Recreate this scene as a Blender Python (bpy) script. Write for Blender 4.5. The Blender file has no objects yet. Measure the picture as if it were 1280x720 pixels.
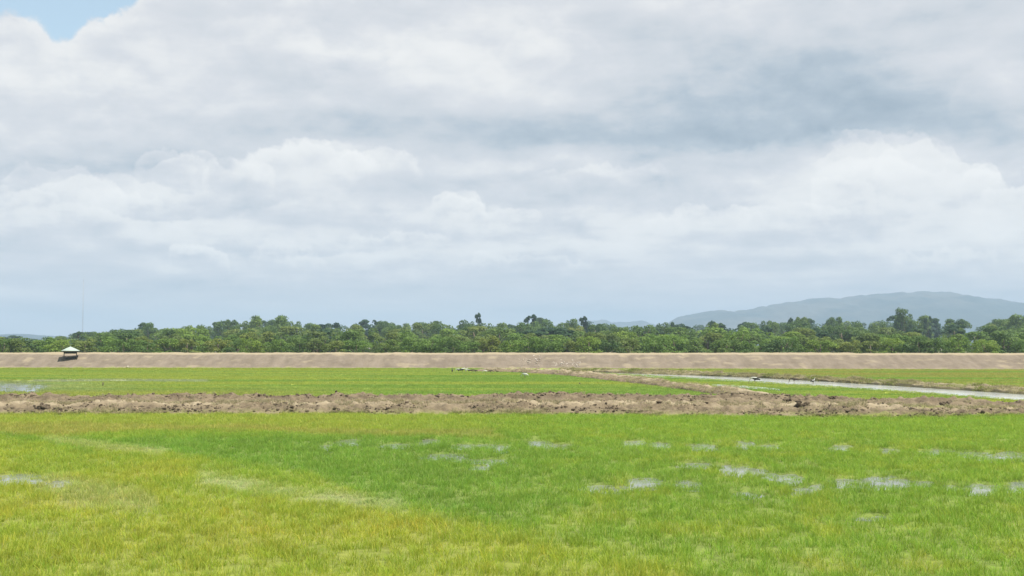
import bpy, bmesh, math, random
import numpy as np
from mathutils import Vector, Matrix, Euler

random.seed(7)
RNG = np.random.default_rng(11)
S = bpy.context.scene
COL = S.collection
R = math.radians
EXPO = 1.0

# ------------------------------------------------------------------ camera
CAM_H = 4.0
FPX = 640.0 / math.tan(R(25.0))          # focal length for a 1280 px wide frame
PITCH = math.atan(72.0 / FPX)
cam_d = bpy.data.cameras.new('camera')
cam_d.sensor_width = 36.0
cam_d.lens = 18.0 / math.tan(R(25.0))
cam_d.clip_start = 0.1
cam_d.clip_end = 40000.0
cam = bpy.data.objects.new('camera', cam_d)
cam.location = (0, 0, CAM_H)
cam.rotation_euler = (R(90) + PITCH, 0, 0)
COL.objects.link(cam)
S.camera = cam
cP, sP = math.cos(PITCH), math.sin(PITCH)


def ray(px, py):
    u, v = (px - 640.0) / FPX, (360.0 - py) / FPX
    return np.array([u, cP - v * sP, sP + v * cP])


def at(px, py, z=0.0):
    """The point at height z that the photograph shows at this pixel."""
    d = ray(px, py)
    k = (z - CAM_H) / d[2]
    return (d[0] * k, d[1] * k)


def at_y(px, py, Y):
    d = ray(px, py)
    k = Y / d[1]
    return (d[0] * k, Y, CAM_H + d[2] * k)


def to_px(x, y, z=0.0):
    zz = z - CAM_H
    dep = y * cP + zz * sP
    up = -y * sP + zz * cP
    return 640.0 + FPX * x / dep, 360.0 - FPX * up / dep


# ------------------------------------------------------------------ noise
def _hash(ix, iy, seed):
    h = (ix.astype(np.int64) * 374761393 + iy.astype(np.int64) * 668265263 + seed * 982451653) & 0x7fffffff
    h = ((h ^ (h >> 13)) * 1274126177) & 0x7fffffff
    return ((h ^ (h >> 16)) & 0xffff) / 65535.0


def vnoise(x, y, seed=0):
    x0, y0 = np.floor(x), np.floor(y)
    fx, fy = x - x0, y - y0
    fx, fy = fx * fx * (3 - 2 * fx), fy * fy * (3 - 2 * fy)
    a, b = _hash(x0, y0, seed), _hash(x0 + 1, y0, seed)
    c, d = _hash(x0, y0 + 1, seed), _hash(x0 + 1, y0 + 1, seed)
    return (a + (b - a) * fx) * (1 - fy) + (c + (d - c) * fx) * fy


def fbm(x, y, seed=0, octv=4):
    s, a, t = 0.0, 1.0, 0.0
    for k in range(octv):
        s = s + a * vnoise(x * 2 ** k, y * 2 ** k, seed + k * 17)
        t += a
        a *= 0.5
    return s / t


def smooth(a, b, x):
    t = np.clip((x - a) / (b - a), 0, 1)
    return t * t * (3 - 2 * t)


def poly_sd(px, py, poly):
    """Signed distance to a polygon: positive inside."""
    d = np.full(px.shape, 1e9)
    ins = np.zeros(px.shape, bool)
    n = len(poly)
    for i in range(n):
        ax, ay = poly[i]
        bx, by = poly[(i + 1) % n]
        ex, ey = bx - ax, by - ay
        t = np.clip(((px - ax) * ex + (py - ay) * ey) / (ex * ex + ey * ey + 1e-9), 0, 1)
        d = np.minimum(d, np.hypot(px - ax - t * ex, py - ay - t * ey))
        if ay != by:
            c = ((ay > py) != (by > py)) & (px < (bx - ax) * (py - ay) / (by - ay) + ax)
            ins ^= c
    return np.where(ins, d, -d)


# ------------------------------------------------------------------ objects
def tag(o, label=None, cat=None, group=None, kind=None):
    if label: o['label'] = label
    if cat: o['category'] = cat
    if group: o['group'] = group
    if kind: o['kind'] = kind
    return o


def new_mesh(name, verts, faces, mats=(), smooth_sh=False):
    me = bpy.data.meshes.new(name)
    verts = np.asarray(verts, dtype=np.float32)
    me.vertices.add(len(verts))
    me.vertices.foreach_set('co', verts.ravel())
    if isinstance(faces, np.ndarray):
        nf, k = faces.shape
        me.loops.add(nf * k)
        me.loops.foreach_set('vertex_index', faces.astype(np.int32).ravel())
        me.polygons.add(nf)
        me.polygons.foreach_set('loop_start', np.arange(nf, dtype=np.int32) * k)
        me.polygons.foreach_set('loop_total', np.full(nf, k, dtype=np.int32))
    elif len(faces):
        tot = [len(f) for f in faces]
        me.loops.add(sum(tot))
        me.loops.foreach_set('vertex_index', np.concatenate([np.asarray(f, dtype=np.int32) for f in faces]))
        me.polygons.add(len(faces))
        st = np.concatenate([[0], np.cumsum(tot)[:-1]]).astype(np.int32)
        me.polygons.foreach_set('loop_start', st)
        me.polygons.foreach_set('loop_total', np.asarray(tot, dtype=np.int32))
    for m in mats:
        me.materials.append(m)
    me.update(calc_edges=True)
    if smooth_sh:
        me.polygons.foreach_set('use_smooth', np.ones(len(me.polygons), bool))
    return me


def link(name, me, parent=None, loc=None):
    o = bpy.data.objects.new(name, me)
    COL.objects.link(o)
    if parent is not None: o.parent = parent
    if loc is not None: o.location = loc
    return o


def empty(name, loc, rz=0.0, scale=None):
    o = bpy.data.objects.new(name, None)
    o.empty_display_size = 0.5
    o.location = loc
    o.rotation_euler = (0, 0, rz)
    if scale is not None: o.scale = scale
    COL.objects.link(o)
    return o


def copy_tree(o, parent=None):
    kids = [c for c in COL.objects if c.parent == o] if parent is None else list(o.children)
    c = o.copy()
    COL.objects.link(c)
    if parent is not None: c.parent = parent
    for k in kids:
        copy_tree(k, c)
    return c


def add_attr(me, name, arr, typ='FLOAT', dom='POINT'):
    a = me.attributes.new(name, typ, dom)
    arr = np.asarray(arr, dtype=np.float32)
    if typ == 'FLOAT': a.data.foreach_set('value', arr.ravel())
    elif typ == 'FLOAT_VECTOR': a.data.foreach_set('vector', arr.ravel())
    elif typ == 'FLOAT_COLOR':
        if arr.shape[1] == 3: arr = np.concatenate([arr, np.ones((len(arr), 1), np.float32)], 1)
        a.data.foreach_set('color', arr.astype(np.float32).ravel())


class MB:
    """Collects boxes, tubes and rings for one mesh."""
    def __init__(self): self.v, self.f = [], []

    def box(self, x0, x1, y0, y1, z0, z1):
        b = len(self.v)
        self.v += [(x0, y0, z0), (x1, y0, z0), (x1, y1, z0), (x0, y1, z0), (x0, y0, z1), (x1, y0, z1), (x1, y1, z1), (x0, y1, z1)]
        self.f += [tuple(b + i for i in q) for q in ((3, 2, 1, 0), (4, 5, 6, 7), (0, 1, 5, 4), (1, 2, 6, 5), (2, 3, 7, 6), (3, 0, 4, 7))]

    def tube(self, pts, rad, n=8):
        pts = [Vector(p) for p in pts]
        if not hasattr(rad, '__len__'): rad = [rad] * len(pts)
        b = len(self.v)
        for i, p in enumerate(pts):
            t = (pts[min(i + 1, len(pts) - 1)] - pts[max(i - 1, 0)]).normalized()
            a = t.orthogonal().normalized() if abs(t.z) < 0.98 else Vector((1, 0, 0))
            a = (a - t * a.dot(t)).normalized()
            c = t.cross(a)
            for k in range(n):
                th = 2 * math.pi * k / n
                q = p + (a * math.cos(th) + c * math.sin(th)) * rad[i]
                self.v.append(tuple(q))
        for i in range(len(pts) - 1):
            for k in range(n):
                self.f.append((b + i * n + k, b + i * n + (k + 1) % n, b + (i + 1) * n + (k + 1) % n, b + (i + 1) * n + k))
        self.f.append(tuple(b + k for k in reversed(range(n))))
        self.f.append(tuple(b + (len(pts) - 1) * n + k for k in range(n)))

    def mesh(self, name, mats, sm=False): return new_mesh(name, self.v, self.f, mats, sm)

    def build(self, name, mat, parent=None, sm=False): return link(name, self.mesh(name, [mat], sm), parent)


# ------------------------------------------------------------------ materials
def mat(name):
    m = bpy.data.materials.new(name)
    m.use_nodes = True
    nt = m.node_tree
    nt.nodes.clear()
    out = nt.nodes.new('ShaderNodeOutputMaterial')
    return m, nt, out


def N(nt, typ, **kw):
    n = nt.nodes.new(typ)
    for k, v in kw.items():
        if k.startswith('i_'):
            n.inputs[k[2:].replace('_', ' ')].default_value = v
        else:
            setattr(n, k, v)
    return n


def ramp(nt, fac, stops):
    r = nt.nodes.new('ShaderNodeValToRGB')
    els = r.color_ramp.elements
    while len(els) < len(stops): els.new(0.5)
    for e, (p, c) in zip(els, stops):
        e.position = p
        e.color = (*c, 1) if len(c) == 3 else c
    nt.links.new(fac, r.inputs[0])
    return r.outputs[0]


def noise(nt, vec, scale, detail=4, rough=0.55, mapping=None):
    if mapping:
        mp = N(nt, 'ShaderNodeMapping')
        mp.inputs['Scale'].default_value = mapping
        nt.links.new(vec, mp.inputs[0])
        vec = mp.outputs[0]
    n = N(nt, 'ShaderNodeTexNoise')
    n.inputs['Scale'].default_value = scale
    n.inputs['Detail'].default_value = detail
    n.inputs['Roughness'].default_value = rough
    nt.links.new(vec, n.inputs['Vector'])
    return n.outputs[0]


def mixc(nt, fac, a, b, blend='MIX'):
    m = N(nt, 'ShaderNodeMix', data_type='RGBA', blend_type=blend)
    for sock, v in ((m.inputs[0], fac), (m.inputs[6], a), (m.inputs[7], b)):
        if hasattr(v, 'is_linked'): nt.links.new(v, sock)
        elif hasattr(v, '__len__'): sock.default_value = (*v, 1) if len(v) == 3 else v
        else: sock.default_value = v
    return m.outputs[2]


def bsdf(nt, out, color, rough=0.9, bump=None, bstr=0.3, bdist=0.1, spec=0.3):
    p = N(nt, 'ShaderNodeBsdfPrincipled')
    if hasattr(color, 'is_linked'): nt.links.new(color, p.inputs['Base Color'])
    else: p.inputs['Base Color'].default_value = (*color, 1)
    p.inputs['Roughness'].default_value = rough
    p.inputs['Specular IOR Level'].default_value = spec
    if bump is not None:
        b = N(nt, 'ShaderNodeBump')
        b.inputs['Strength'].default_value = bstr
        b.inputs['Distance'].default_value = bdist
        nt.links.new(bump, b.inputs['Height'])
        nt.links.new(b.outputs[0], p.inputs['Normal'])
    nt.links.new(p.outputs[0], out.inputs[0])
    return p


def simple(name, color, rough=0.8, vary=0.15, scale=6.0):
    m, nt, out = mat(name)
    tc = N(nt, 'ShaderNodeTexCoord').outputs['Object']
    n = noise(nt, tc, scale)
    lo = tuple(c * (1 - vary) for c in color)
    hi = tuple(min(1, c * (1 + vary)) for c in color)
    bsdf(nt, out, ramp(nt, n, [(0.3, lo), (0.7, hi)]), rough, n, 0.2, 0.02)
    return m


def wpos(nt): return N(nt, 'ShaderNodeNewGeometry').outputs['Position']


def soil_mat(name, cols, scale=1.2, streak=None, bstr=0.5, bd=0.15):
    m, nt, out = mat(name)
    p = wpos(nt)
    a = noise(nt, p, scale, 6, 0.65)
    b = noise(nt, p, scale * 7, 5, 0.65)
    big = noise(nt, p, 0.06, 3, 0.5)
    c1 = ramp(nt, a, [(0.33, cols[0]), (0.5, cols[1]), (0.68, cols[2])])
    c2 = mixc(nt, 0.5, c1, ramp(nt, b, [(0.35, cols[0]), (0.65, cols[2])]))
    c3 = mixc(nt, 0.35, c2, ramp(nt, big, [(0.4, cols[1]), (0.62, cols[3] if len(cols) > 3 else cols[2])]))
    if streak:
        lo_ = N(nt, 'ShaderNodeAttribute', attribute_name='run').outputs['Vector']
        s = noise(nt, lo_, 1.0, 6, 0.65, streak)
        c3 = mixc(nt, 0.5, c3, ramp(nt, s, [(0.36, cols[0]), (0.52, cols[1]), (0.66, cols[2])]))
    wt = N(nt, 'ShaderNodeAttribute', attribute_name='wet')
    c3 = mixc(nt, wt.outputs['Fac'], c3, (0.05, 0.036, 0.024))
    # pale straw / dry patches carried by a painted attribute
    at_ = N(nt, 'ShaderNodeAttribute', attribute_name='pale')
    c4 = mixc(nt, at_.outputs['Fac'], c3, (0.29, 0.24, 0.158))
    gr = N(nt, 'ShaderNodeAttribute', attribute_name='green')
    c5 = mixc(nt, gr.outputs['Fac'], c4, ramp(nt, b, [(0.35, (0.12, 0.17, 0.03)), (0.65, (0.22, 0.235, 0.055))]))
    bsdf(nt, out, c5, 0.95, b, bstr, bd, 0.15)
    return m


M_LEVEE = soil_mat('levee_soil', [(0.125, 0.100, 0.072), (0.172, 0.139, 0.103), (0.215, 0.177, 0.134), (0.20, 0.165, 0.115)], 0.5, (0.55, 2.2, 1.0))
M_BUND = soil_mat('ploughed_soil', [(0.072, 0.053, 0.032), (0.155, 0.119, 0.074), (0.245, 0.198, 0.13), (0.195, 0.155, 0.096)], 1.0)
M_DRY = soil_mat('dry_bank_soil', [(0.10, 0.08, 0.048), (0.155, 0.128, 0.078), (0.22, 0.185, 0.115), (0.18, 0.165, 0.075)], 0.8)


def field_mat():
    m, nt, out = mat('field_ground')
    p = wpos(nt)
    t = N(nt, 'ShaderNodeAttribute', attribute_name='tint').outputs['Color']
    a = noise(nt, p, 3.0, 5, 0.7)
    b = noise(nt, p, 0.5, 4, 0.6, (0.4, 1.4, 1))
    c = mixc(nt, 1.0, t, ramp(nt, a, [(0.3, (0.7, 0.7, 0.7)), (0.7, (1.3, 1.25, 1.2))]), 'MULTIPLY')
    c = mixc(nt, 1.0, c, ramp(nt, b, [(0.3, (0.85, 0.88, 0.85)), (0.7, (1.15, 1.1, 1.1))]), 'MULTIPLY')
    bsdf(nt, out, c, 0.95, a, 0.6, 0.1, 0.1)
    return m


def grass_mat(name, trans=0.55):
    m, nt, out = mat(name)
    t = N(nt, 'ShaderNodeAttribute', attribute_name='tint', attribute_type='INSTANCER').outputs['Color']
    v = N(nt, 'ShaderNodeAttribute', attribute_name='var').outputs['Fac']
    c = mixc(nt, 1.0, t, ramp(nt, v, [(0.0, (0.82, 0.88, 0.82)), (0.5, (1.0, 1.0, 1.0)), (0.9, (1.15, 1.1, 1.05)), (1.0, (1.5, 1.25, 1.6))]), 'MULTIPLY')
    p = N(nt, 'ShaderNodeBsdfPrincipled')
    nt.links.new(c, p.inputs['Base Color'])
    p.inputs['Roughness'].default_value = 0.55
    p.inputs['Specular IOR Level'].default_value = 0.25
    tr = N(nt, 'ShaderNodeBsdfTranslucent')
    nt.links.new(c, tr.inputs[0])
    mx = N(nt, 'ShaderNodeMixShader')
    mx.inputs[0].default_value = trans
    nt.links.new(p.outputs[0], mx.inputs[1])
    nt.links.new(tr.outputs[0], mx.inputs[2])
    nt.links.new(mx.outputs[0], out.inputs[0])
    return m


def water_mat(name, base, rough=0.08, bscale=3.0):
    m, nt, out = mat(name)
    n = noise(nt, wpos(nt), bscale, 3, 0.5)
    big = noise(nt, wpos(nt), 0.25, 3, 0.5)
    p = bsdf(nt, out, ramp(nt, big, [(0.35, tuple(c * 0.8 for c in base)), (0.65, tuple(c * 1.2 for c in base))]), rough, n, 0.06, 0.03, 0.5)
    p.inputs['IOR'].default_value = 1.33
    return m


M_FIELD = field_mat()
M_GRASS = grass_mat('rice_blade')
M_WATER = water_mat('paddy_water', (0.17, 0.18, 0.165))
M_CANAL = water_mat('canal_water', (0.40, 0.42, 0.40), 0.12, 1.5)

# ------------------------------------------------------------------ field map
G_DEEP = np.array([0.192, 0.328, 0.042])
G_MID = np.array([0.240, 0.372, 0.042])
G_YEL = np.array([0.385, 0.43, 0.048])
G_OLI = np.array([0.330, 0.395, 0.055])
G_PALE = np.array([0.36, 0.39, 0.15])
G_FAR = np.array([0.275, 0.365, 0.075])

WEDGE = [(100, 551), (180, 548), (260, 547), (480, 545), (650, 549), (760, 575), (740, 640), (640, 660), (560, 645), (470, 624), (380, 592), (300, 580), (200, 566)]
YELLOW = [(-90, 556), (120, 560), (250, 576), (360, 596), (430, 618), (520, 642), (640, 662), (760, 690), (860, 705), (900, 760), (-90, 760)]
PUDDLES = [(20, 597, 42, 6), (1105, 602, 34, 7), (1265, 568, 20, 5), (805, 603, 22, 6), (862, 605, 15, 5), (930, 588, 24, 5), (985, 598, 18, 6),
           (1056, 601, 15, 5), (1226, 610, 18, 6), (1272, 607, 15, 5), (560, 570, 28, 3.2), (672, 553, 12, 3.2), (626, 559, 8, 3.5), (536, 552, 14, 3.5),
           (437, 552, 14, 3.5), (406, 558, 8, 3), (792, 553, 14, 3), (825, 555, 12, 2.6), (878, 557, 18, 3.6), (930, 554, 14, 2.8), (1050, 559, 19, 3.2),
           (1172, 563, 18, 2.2), (868, 580, 20, 3.5), (1008, 612, 14, 4), (700, 556, 20, 1.6), (960, 556.5, 18, 1.6), (1110, 561, 16, 1.6), (1215, 566, 22, 2), (500, 556, 22, 2), (590, 556, 26, 1.8), (905, 581, 12, 2),
           (962, 592, 9, 2.2), (1022, 606, 9, 2.5), (1152, 602, 12, 2.5), (1190, 607, 7, 2), (770, 612, 14, 2), (1090, 645, 24, 1.8), (1240, 571, 16, 3), (610, 575, 30, 1.8), (75, 602, 16, 3), (745, 608, 16, 3), (930, 617, 18, 3), (600, 583, 10, 2.5)]


def puddle_mask(px, py, grow=0.0, x=None, y=None):
    m = np.zeros(px.shape)
    wob = (fbm(px * 0.16, py * 0.5, 5, 3) - 0.5) * 2.2
    for (cx, cy, hw, hh) in PUDDLES:
        up = np.where(py > cy, hh + grow * 1.5, hh)
        d = ((px - cx) / (hw + grow)) ** 2 + ((py - cy) / up) ** 2
        m = np.maximum(m, 1 - smooth(0.55, 1.35, d + wob))
    return m


def strip_mask(px, py, pts, hw):
    d = np.full(px.shape, 1e9)
    for (ax, ay), (bx, by) in zip(pts[:-1], pts[1:]):
        ex, ey = bx - ax, by - ay
        t = np.clip(((px - ax) * ex + (py - ay) * ey) / (ex * ex + ey * ey), 0, 1)
        d = np.minimum(d, np.hypot((px - ax - t * ex), (py - ay - t * ey)))
    return 1 - smooth(hw * 0.4, hw * 1.4, d)


def field_map(x, y):
    """tint (n,3), density (n), height factor (n) of the rice at ground points."""
    px, py = to_px(x, y)
    n1 = fbm(x * 0.35, y * 0.22, 21, 4)
    n2 = fbm(x * 0.9, y * 0.5, 33, 4)
    n3 = fbm(x * 0.12, y * 0.09, 8, 3)
    w = (n1 - 0.5)
    qx, qy = px + w * 70, py + w * 16
    def blend(c, k, d): return c * (1 - k[:, None]) + d * k[:, None]
    c = np.repeat(G_MID[None], len(x), 0)
    den = np.ones(len(x))
    hgt = np.ones(len(x))
    c = blend(c, smooth(0.45, 0.7, n3) * 0.45, G_DEEP)
    c = blend(c, smooth(0.52, 0.75, n2) * 0.35, G_YEL)
    # strip next to the soil bund
    k = (1 - smooth(538, 550, qy))
    c = blend(c, k * smooth(760, 380, px) * 0.9, G_OLI)
    c = blend(c, k * smooth(560, 900, px) * 0.6, G_MID)
    k = strip_mask(qx, qy, [(-60, 536), (220, 538), (420, 541), (620, 543)], 5)
    c = blend(c, k * 0.45, np.array([0.36, 0.32, 0.09]))
    # yellowing rice on the left and in front
    k = smooth(-14, 22, poly_sd(qx, qy, YELLOW))
    c = blend(c, k * (0.70 + 0.5 * (n2 - 0.5)), G_YEL)
    c = blend(c, k * smooth(0.56, 0.74, n1) * 0.35, np.array([0.41, 0.40, 0.055]))
    c = blend(c, k * smooth(0.5, 0.28, n1) * 0.35, G_MID)
    k = smooth(-25, 30, poly_sd(qx, qy, [(860, 650), (1040, 640), (1160, 668), (1300, 690), (1330, 780), (840, 780)]))
    c = blend(c, k * smooth(0.45, 0.7, n2) * 0.4, G_YEL)
    # the deep green wedge
    k = smooth(-2, 6, poly_sd(px + w * 14, py + w * 5, WEDGE)) * (1 - 0.75 * smooth(520, 760, px))
    c = blend(c, k, G_DEEP * (0.9 + 0.25 * n2[:, None]))
    # darker seam on the far left, pale strips along old furrows
    k = strip_mask(px, py + w * 4, [(-40, 538), (20, 545), (70, 556), (118, 568)], 2.5)
    c = blend(c, k * 0.6, G_DEEP)
    k = strip_mask(px + w * 20, py + w * 5, [(255, 598), (300, 607), (380, 620), (440, 627), (500, 634)], 9)
    k = k * (0.35 + 0.65 * smooth(0.3, 0.6, n2))
    c = blend(c, k * 0.85, G_PALE * np.array([1.15, 1.25, 1.3]))
    den *= 1 - 0.15 * k
    hgt *= 1 - 0.5 * k
    k = strip_mask(px + w * 20, py + w * 5, [(60, 549), (140, 560), (200, 565)], 5)
    c = blend(c, k * 0.42, G_PALE * 1.15)
    den *= 1 - 0.15 * k
    hgt *= 1 - 0.3 * k
    k = strip_mask(px + w * 30, py + w * 8, [(90, 625), (180, 628), (60, 605)], 14)
    c = blend(c, k * 0.45, G_PALE * 1.15)
    den *= 1 - 0.15 * k
    # fields beyond the bund
    far = smooth(512, 500, py)
    cf = np.repeat(G_FAR[None], len(x), 0)
    s1 = fbm(x * 0.03, y * 0.22, 71, 4)
    cf = blend(cf, smooth(0.45, 0.62, s1) * 0.85, np.array([0.325, 0.375, 0.065]))
    cf = blend(cf, smooth(0.5, 0.34, s1) * 0.8, np.array([0.20, 0.32, 0.055]))
    cf = blend(cf, smooth(466, 461, py) * smooth(620, 400, px) * 0.6, np.array([0.30, 0.34, 0.05]))
    cf = blend(cf, smooth(484, 489, py) * smooth(500, 300, px) * 0.5, np.array([0.32, 0.335, 0.09]))
    kr = smooth(-3, 3, poly_sd(px, py, [(700, 461), (1300, 461), (1300, 488), (960, 468), (860, 463.5)]))
    cf = blend(cf, kr * smooth(0.40, 0.62, s1) * 0.8, np.array([0.31, 0.30, 0.08]))
    kw = strip_mask(px, py, [(40, 476.3), (150, 475.6), (260, 476.5)], 1.6) * 0.7 + 0.35 * smooth(230, 40, px) * strip_mask(px, py, [(-40, 482), (200, 484)], 6)
    far_strip = strip_mask(px, py + w * 2, [(-60, 476.5), (60, 476.2), (150, 475.8), (235, 476.3)], 1.3) * smooth(250, 150, px + w * 80)
    cf = blend(cf, np.clip(kw, 0, 1), np.array([0.34, 0.38, 0.24]))
    c = blend(c, far, cf)
    pm = puddle_mask(px, py, 2.2)
    far_water = smooth(-1.5, 1.5, poly_sd(px + w * 40, py + w * 3, [(-200, 478.5), (20, 478), (60, 481), (62, 486), (40, 490.5), (-200, 492)])) * 0.95
    far_water = np.maximum(far_water, far_strip * 0.9)
    den *= (1 - (0.66 + 0.3 * n2) * smooth(0.25, 0.9, pm)) * (1 - far_water)
    hgt *= 1 - 0.5 * pm
    c = c * (0.86 + 0.28 * fbm(x * 2.2, y * 2.2, 55, 2))[:, None]
    return c, den, hgt, np.maximum(pm, far_water)


def grid(x0, x1, y0, y1, step_x, step_y):
    xs = np.arange(x0, x1 + 1e-6, step_x)
    ys = np.arange(y0, y1 + 1e-6, step_y)
    X, Y = np.meshgrid(xs, ys)
    nx, ny = len(xs), len(ys)
    i = np.arange(ny - 1)[:, None] * nx + np.arange(nx - 1)[None]
    F = np.stack([i, i + 1, i + nx + 1, i + nx], -1).reshape(-1, 4)
    return X.ravel(), Y.ravel(), F


# ground: one sheet to the horizon
gx, gy, gf = grid(-8000, 8000, -1500, 8500, 500, 500)
me = new_mesh('ground', np.stack([gx, gy, np.full(gx.shape, -0.35)], 1), gf, [M_DRY])
tag(link('ground', me), kind='structure')

for nm, args in (('near_rice_field', (-48, 48, 4, 68, 0.3, 0.3)), ('far_rice_field', (-150, 150, 68, 203, 1.0, 1.0))):
    x, y, F = grid(*args)
    c, den, hg, pm = field_map(x, y)
    px, py = to_px(x, y)
    z = (fbm(x * 1.3, y * 1.3, 3, 4) - 0.5) * 0.06 - 0.17 * smooth(0.05, 0.7, pm)
    mud = np.array([0.085, 0.09, 0.045])
    k = (0.65 if nm[0] == 'n' else 0.15)
    base = c * (1 - k) + mud * k
    base = base * den[:, None] + mud * (1 - den[:, None])
    me = new_mesh(nm, np.stack([x, y, z], 1), F, [M_FIELD], True)
    add_attr(me, 'tint', base, 'FLOAT_COLOR')
    tag(link(nm, me), kind='structure')
# shallow water standing in the paddies: shows wherever the ground dips below it
x, y, F = grid(-150, 150, 4, 202, 3, 3)
me = new_mesh('flood_water', np.stack([x, y, np.full(x.shape, -0.045)], 1), F, [M_WATER], True)
tag(link('flood_water', me), kind='structure')


# ------------------------------------------------------------------ grass
def tuft(name, nb, spread, hgt, wid, seed, droop=0.35, m=M_GRASS):
    rg = np.random.default_rng(seed)
    V, F, A = [], [], []
    for b in range(nb):
        a = rg.uniform(0, 2 * math.pi)
        r = spread * math.sqrt(rg.uniform(0, 1))
        bx, by = r * math.cos(a), r * math.sin(a)
        th = a + rg.normal(0, 0.8)
        ln = hgt * rg.uniform(0.6, 1.1)
        lean = rg.uniform(0.05, droop)
        fa = rg.uniform(0, math.pi)
        wx, wy = math.cos(fa) * wid / 2, math.sin(fa) * wid / 2
        var = rg.uniform(0, 0.95) if rg.uniform() > 0.06 else 1.0
        i0 = len(V)
        for k, t in enumerate((0.0, 0.45, 0.8)):
            o = lean * ln * t * t
            ww = (1.0, 0.85, 0.5)[k]
            cx, cy, cz = bx + math.cos(th) * o, by + math.sin(th) * o, ln * (t - 0.25 * lean * t * t)
            V += [(cx - wx * ww, cy - wy * ww, cz), (cx + wx * ww, cy + wy * ww, cz)]
        o = lean * ln
        V.append((bx + math.cos(th) * o, by + math.sin(th) * o, ln * (1 - 0.3 * lean)))
        F += [(i0, i0 + 1, i0 + 3, i0 + 2), (i0 + 2, i0 + 3, i0 + 5, i0 + 4), (i0 + 4, i0 + 5, i0 + 6)]
        A += [var] * 7
    me = new_mesh(name, V, F, [m], True)
    add_attr(me, 'var', A)
    return bpy.data.objects.new(name, me)


def tuft_collection(name, n, **kw):
    c = bpy.data.collections.new(name)
    for i in range(n):
        c.objects.link(tuft(name + '_tuft', seed=100 + i * 7 + len(name), **kw))
    return c


def scatter(name, pts, tint, scl, coll, nvar):
    n = len(pts)
    me = new_mesh(name, pts, np.zeros((0, 4), np.int32))
    add_attr(me, 'tint', tint, 'FLOAT_COLOR')
    add_attr(me, 'scl', scl, 'FLOAT_VECTOR')
    rot = np.stack([RNG.normal(0, 0.08, n), RNG.normal(0, 0.08, n), RNG.uniform(0, 6.283, n)], 1)
    add_attr(me, 'rot', rot, 'FLOAT_VECTOR')
    a = me.attributes.new('pick', 'INT', 'POINT')
    a.data.foreach_set('value', RNG.integers(0, nvar, n).astype(np.int32))
    o = link(name, me)
    g = bpy.data.node_groups.new(name, 'GeometryNodeTree')
    g.interface.new_socket('Geometry', in_out='INPUT', socket_type='NodeSocketGeometry')
    g.interface.new_socket('Geometry', in_out='OUTPUT', socket_type='NodeSocketGeometry')
    gi, go = g.nodes.new('NodeGroupInput'), g.nodes.new('NodeGroupOutput')
    ip = g.nodes.new('GeometryNodeInstanceOnPoints')
    ci = g.nodes.new('GeometryNodeCollectionInfo')
    ci.inputs['Collection'].default_value = coll
    ci.inputs['Separate Children'].default_value = True
    ci.inputs['Reset Children'].default_value = True
    ip.inputs['Pick Instance'].default_value = True

    def named(nm, typ):
        q = g.nodes.new('GeometryNodeInputNamedAttribute')
        q.data_type = typ
        q.inputs['Name'].default_value = nm
        return q.outputs[0]
    g.links.new(gi.outputs[0], ip.inputs['Points'])
    g.links.new(ci.outputs[0], ip.inputs['Instance'])
    g.links.new(named('pick', 'INT'), ip.inputs['Instance Index'])
    g.links.new(named('scl', 'FLOAT_VECTOR'), ip.inputs['Scale'])
    er = g.nodes.new('FunctionNodeEulerToRotation')
    g.links.new(named('rot', 'FLOAT_VECTOR'), er.inputs[0])
    g.links.new(er.outputs[0], ip.inputs['Rotation'])
    g.links.new(ip.outputs[0], go.inputs[0])
    md = o.modifiers.new('scatter', 'NODES')
    md.node_group = g
    return o


def rand_points(y0, y1, dens, margin, dens_pow=0.0):
    """Points over the strip seen by the camera plus a margin, dens per m2 at y0."""
    out = []
    for ya in np.arange(y0, y1, 2.0):
        w = 0.4665 * (ya + 2) + margin
        d = dens * (y0 / ya) ** dens_pow
        n = int(2 * w * 2.0 * d)
        out.append(np.stack([RNG.uniform(-w, w, n), RNG.uniform(ya, min(ya + 2, y1), n)], 1))
    return np.concatenate(out)


near_c = tuft_collection('rice', 10, nb=10, spread=0.09, hgt=0.21, wid=0.010, droop=1.05)
P = rand_points(13.0, 65.0, 62.0, 4.0, 0.35)
c, den, hg, pm = field_map(P[:, 0], P[:, 1])
clump = fbm(P[:, 0] * 1.6, P[:, 1] * 1.2, 90, 3)
keep = RNG.uniform(0, 1, len(P)) < den * np.clip(0.45 + 1.3 * (clump - 0.22), 0.25, 1)
P, c, hg, clump = P[keep], c[keep], hg[keep], clump[keep]
c = c * RNG.uniform(0.87, 1.13, (len(P), 1)) * (1 + RNG.normal(0, 0.05, (len(P), 3)))
h = hg * RNG.uniform(0.65, 1.2, len(P)) * (0.75 + 0.5 * clump)
wd = 0.8 + 0.012 * P[:, 1]
z = (fbm(P[:, 0] * 1.3, P[:, 1] * 1.3, 3, 4) - 0.5) * 0.07
o = scatter('rice_plants', np.stack([P[:, 0], P[:, 1], z], 1), c, np.stack([wd, wd, h], 1), near_c, 10)
tag(o, 'young green to yellowish rice growing over the whole foreground paddy', 'rice', kind='stuff')
print('near tufts', len(P))

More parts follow.
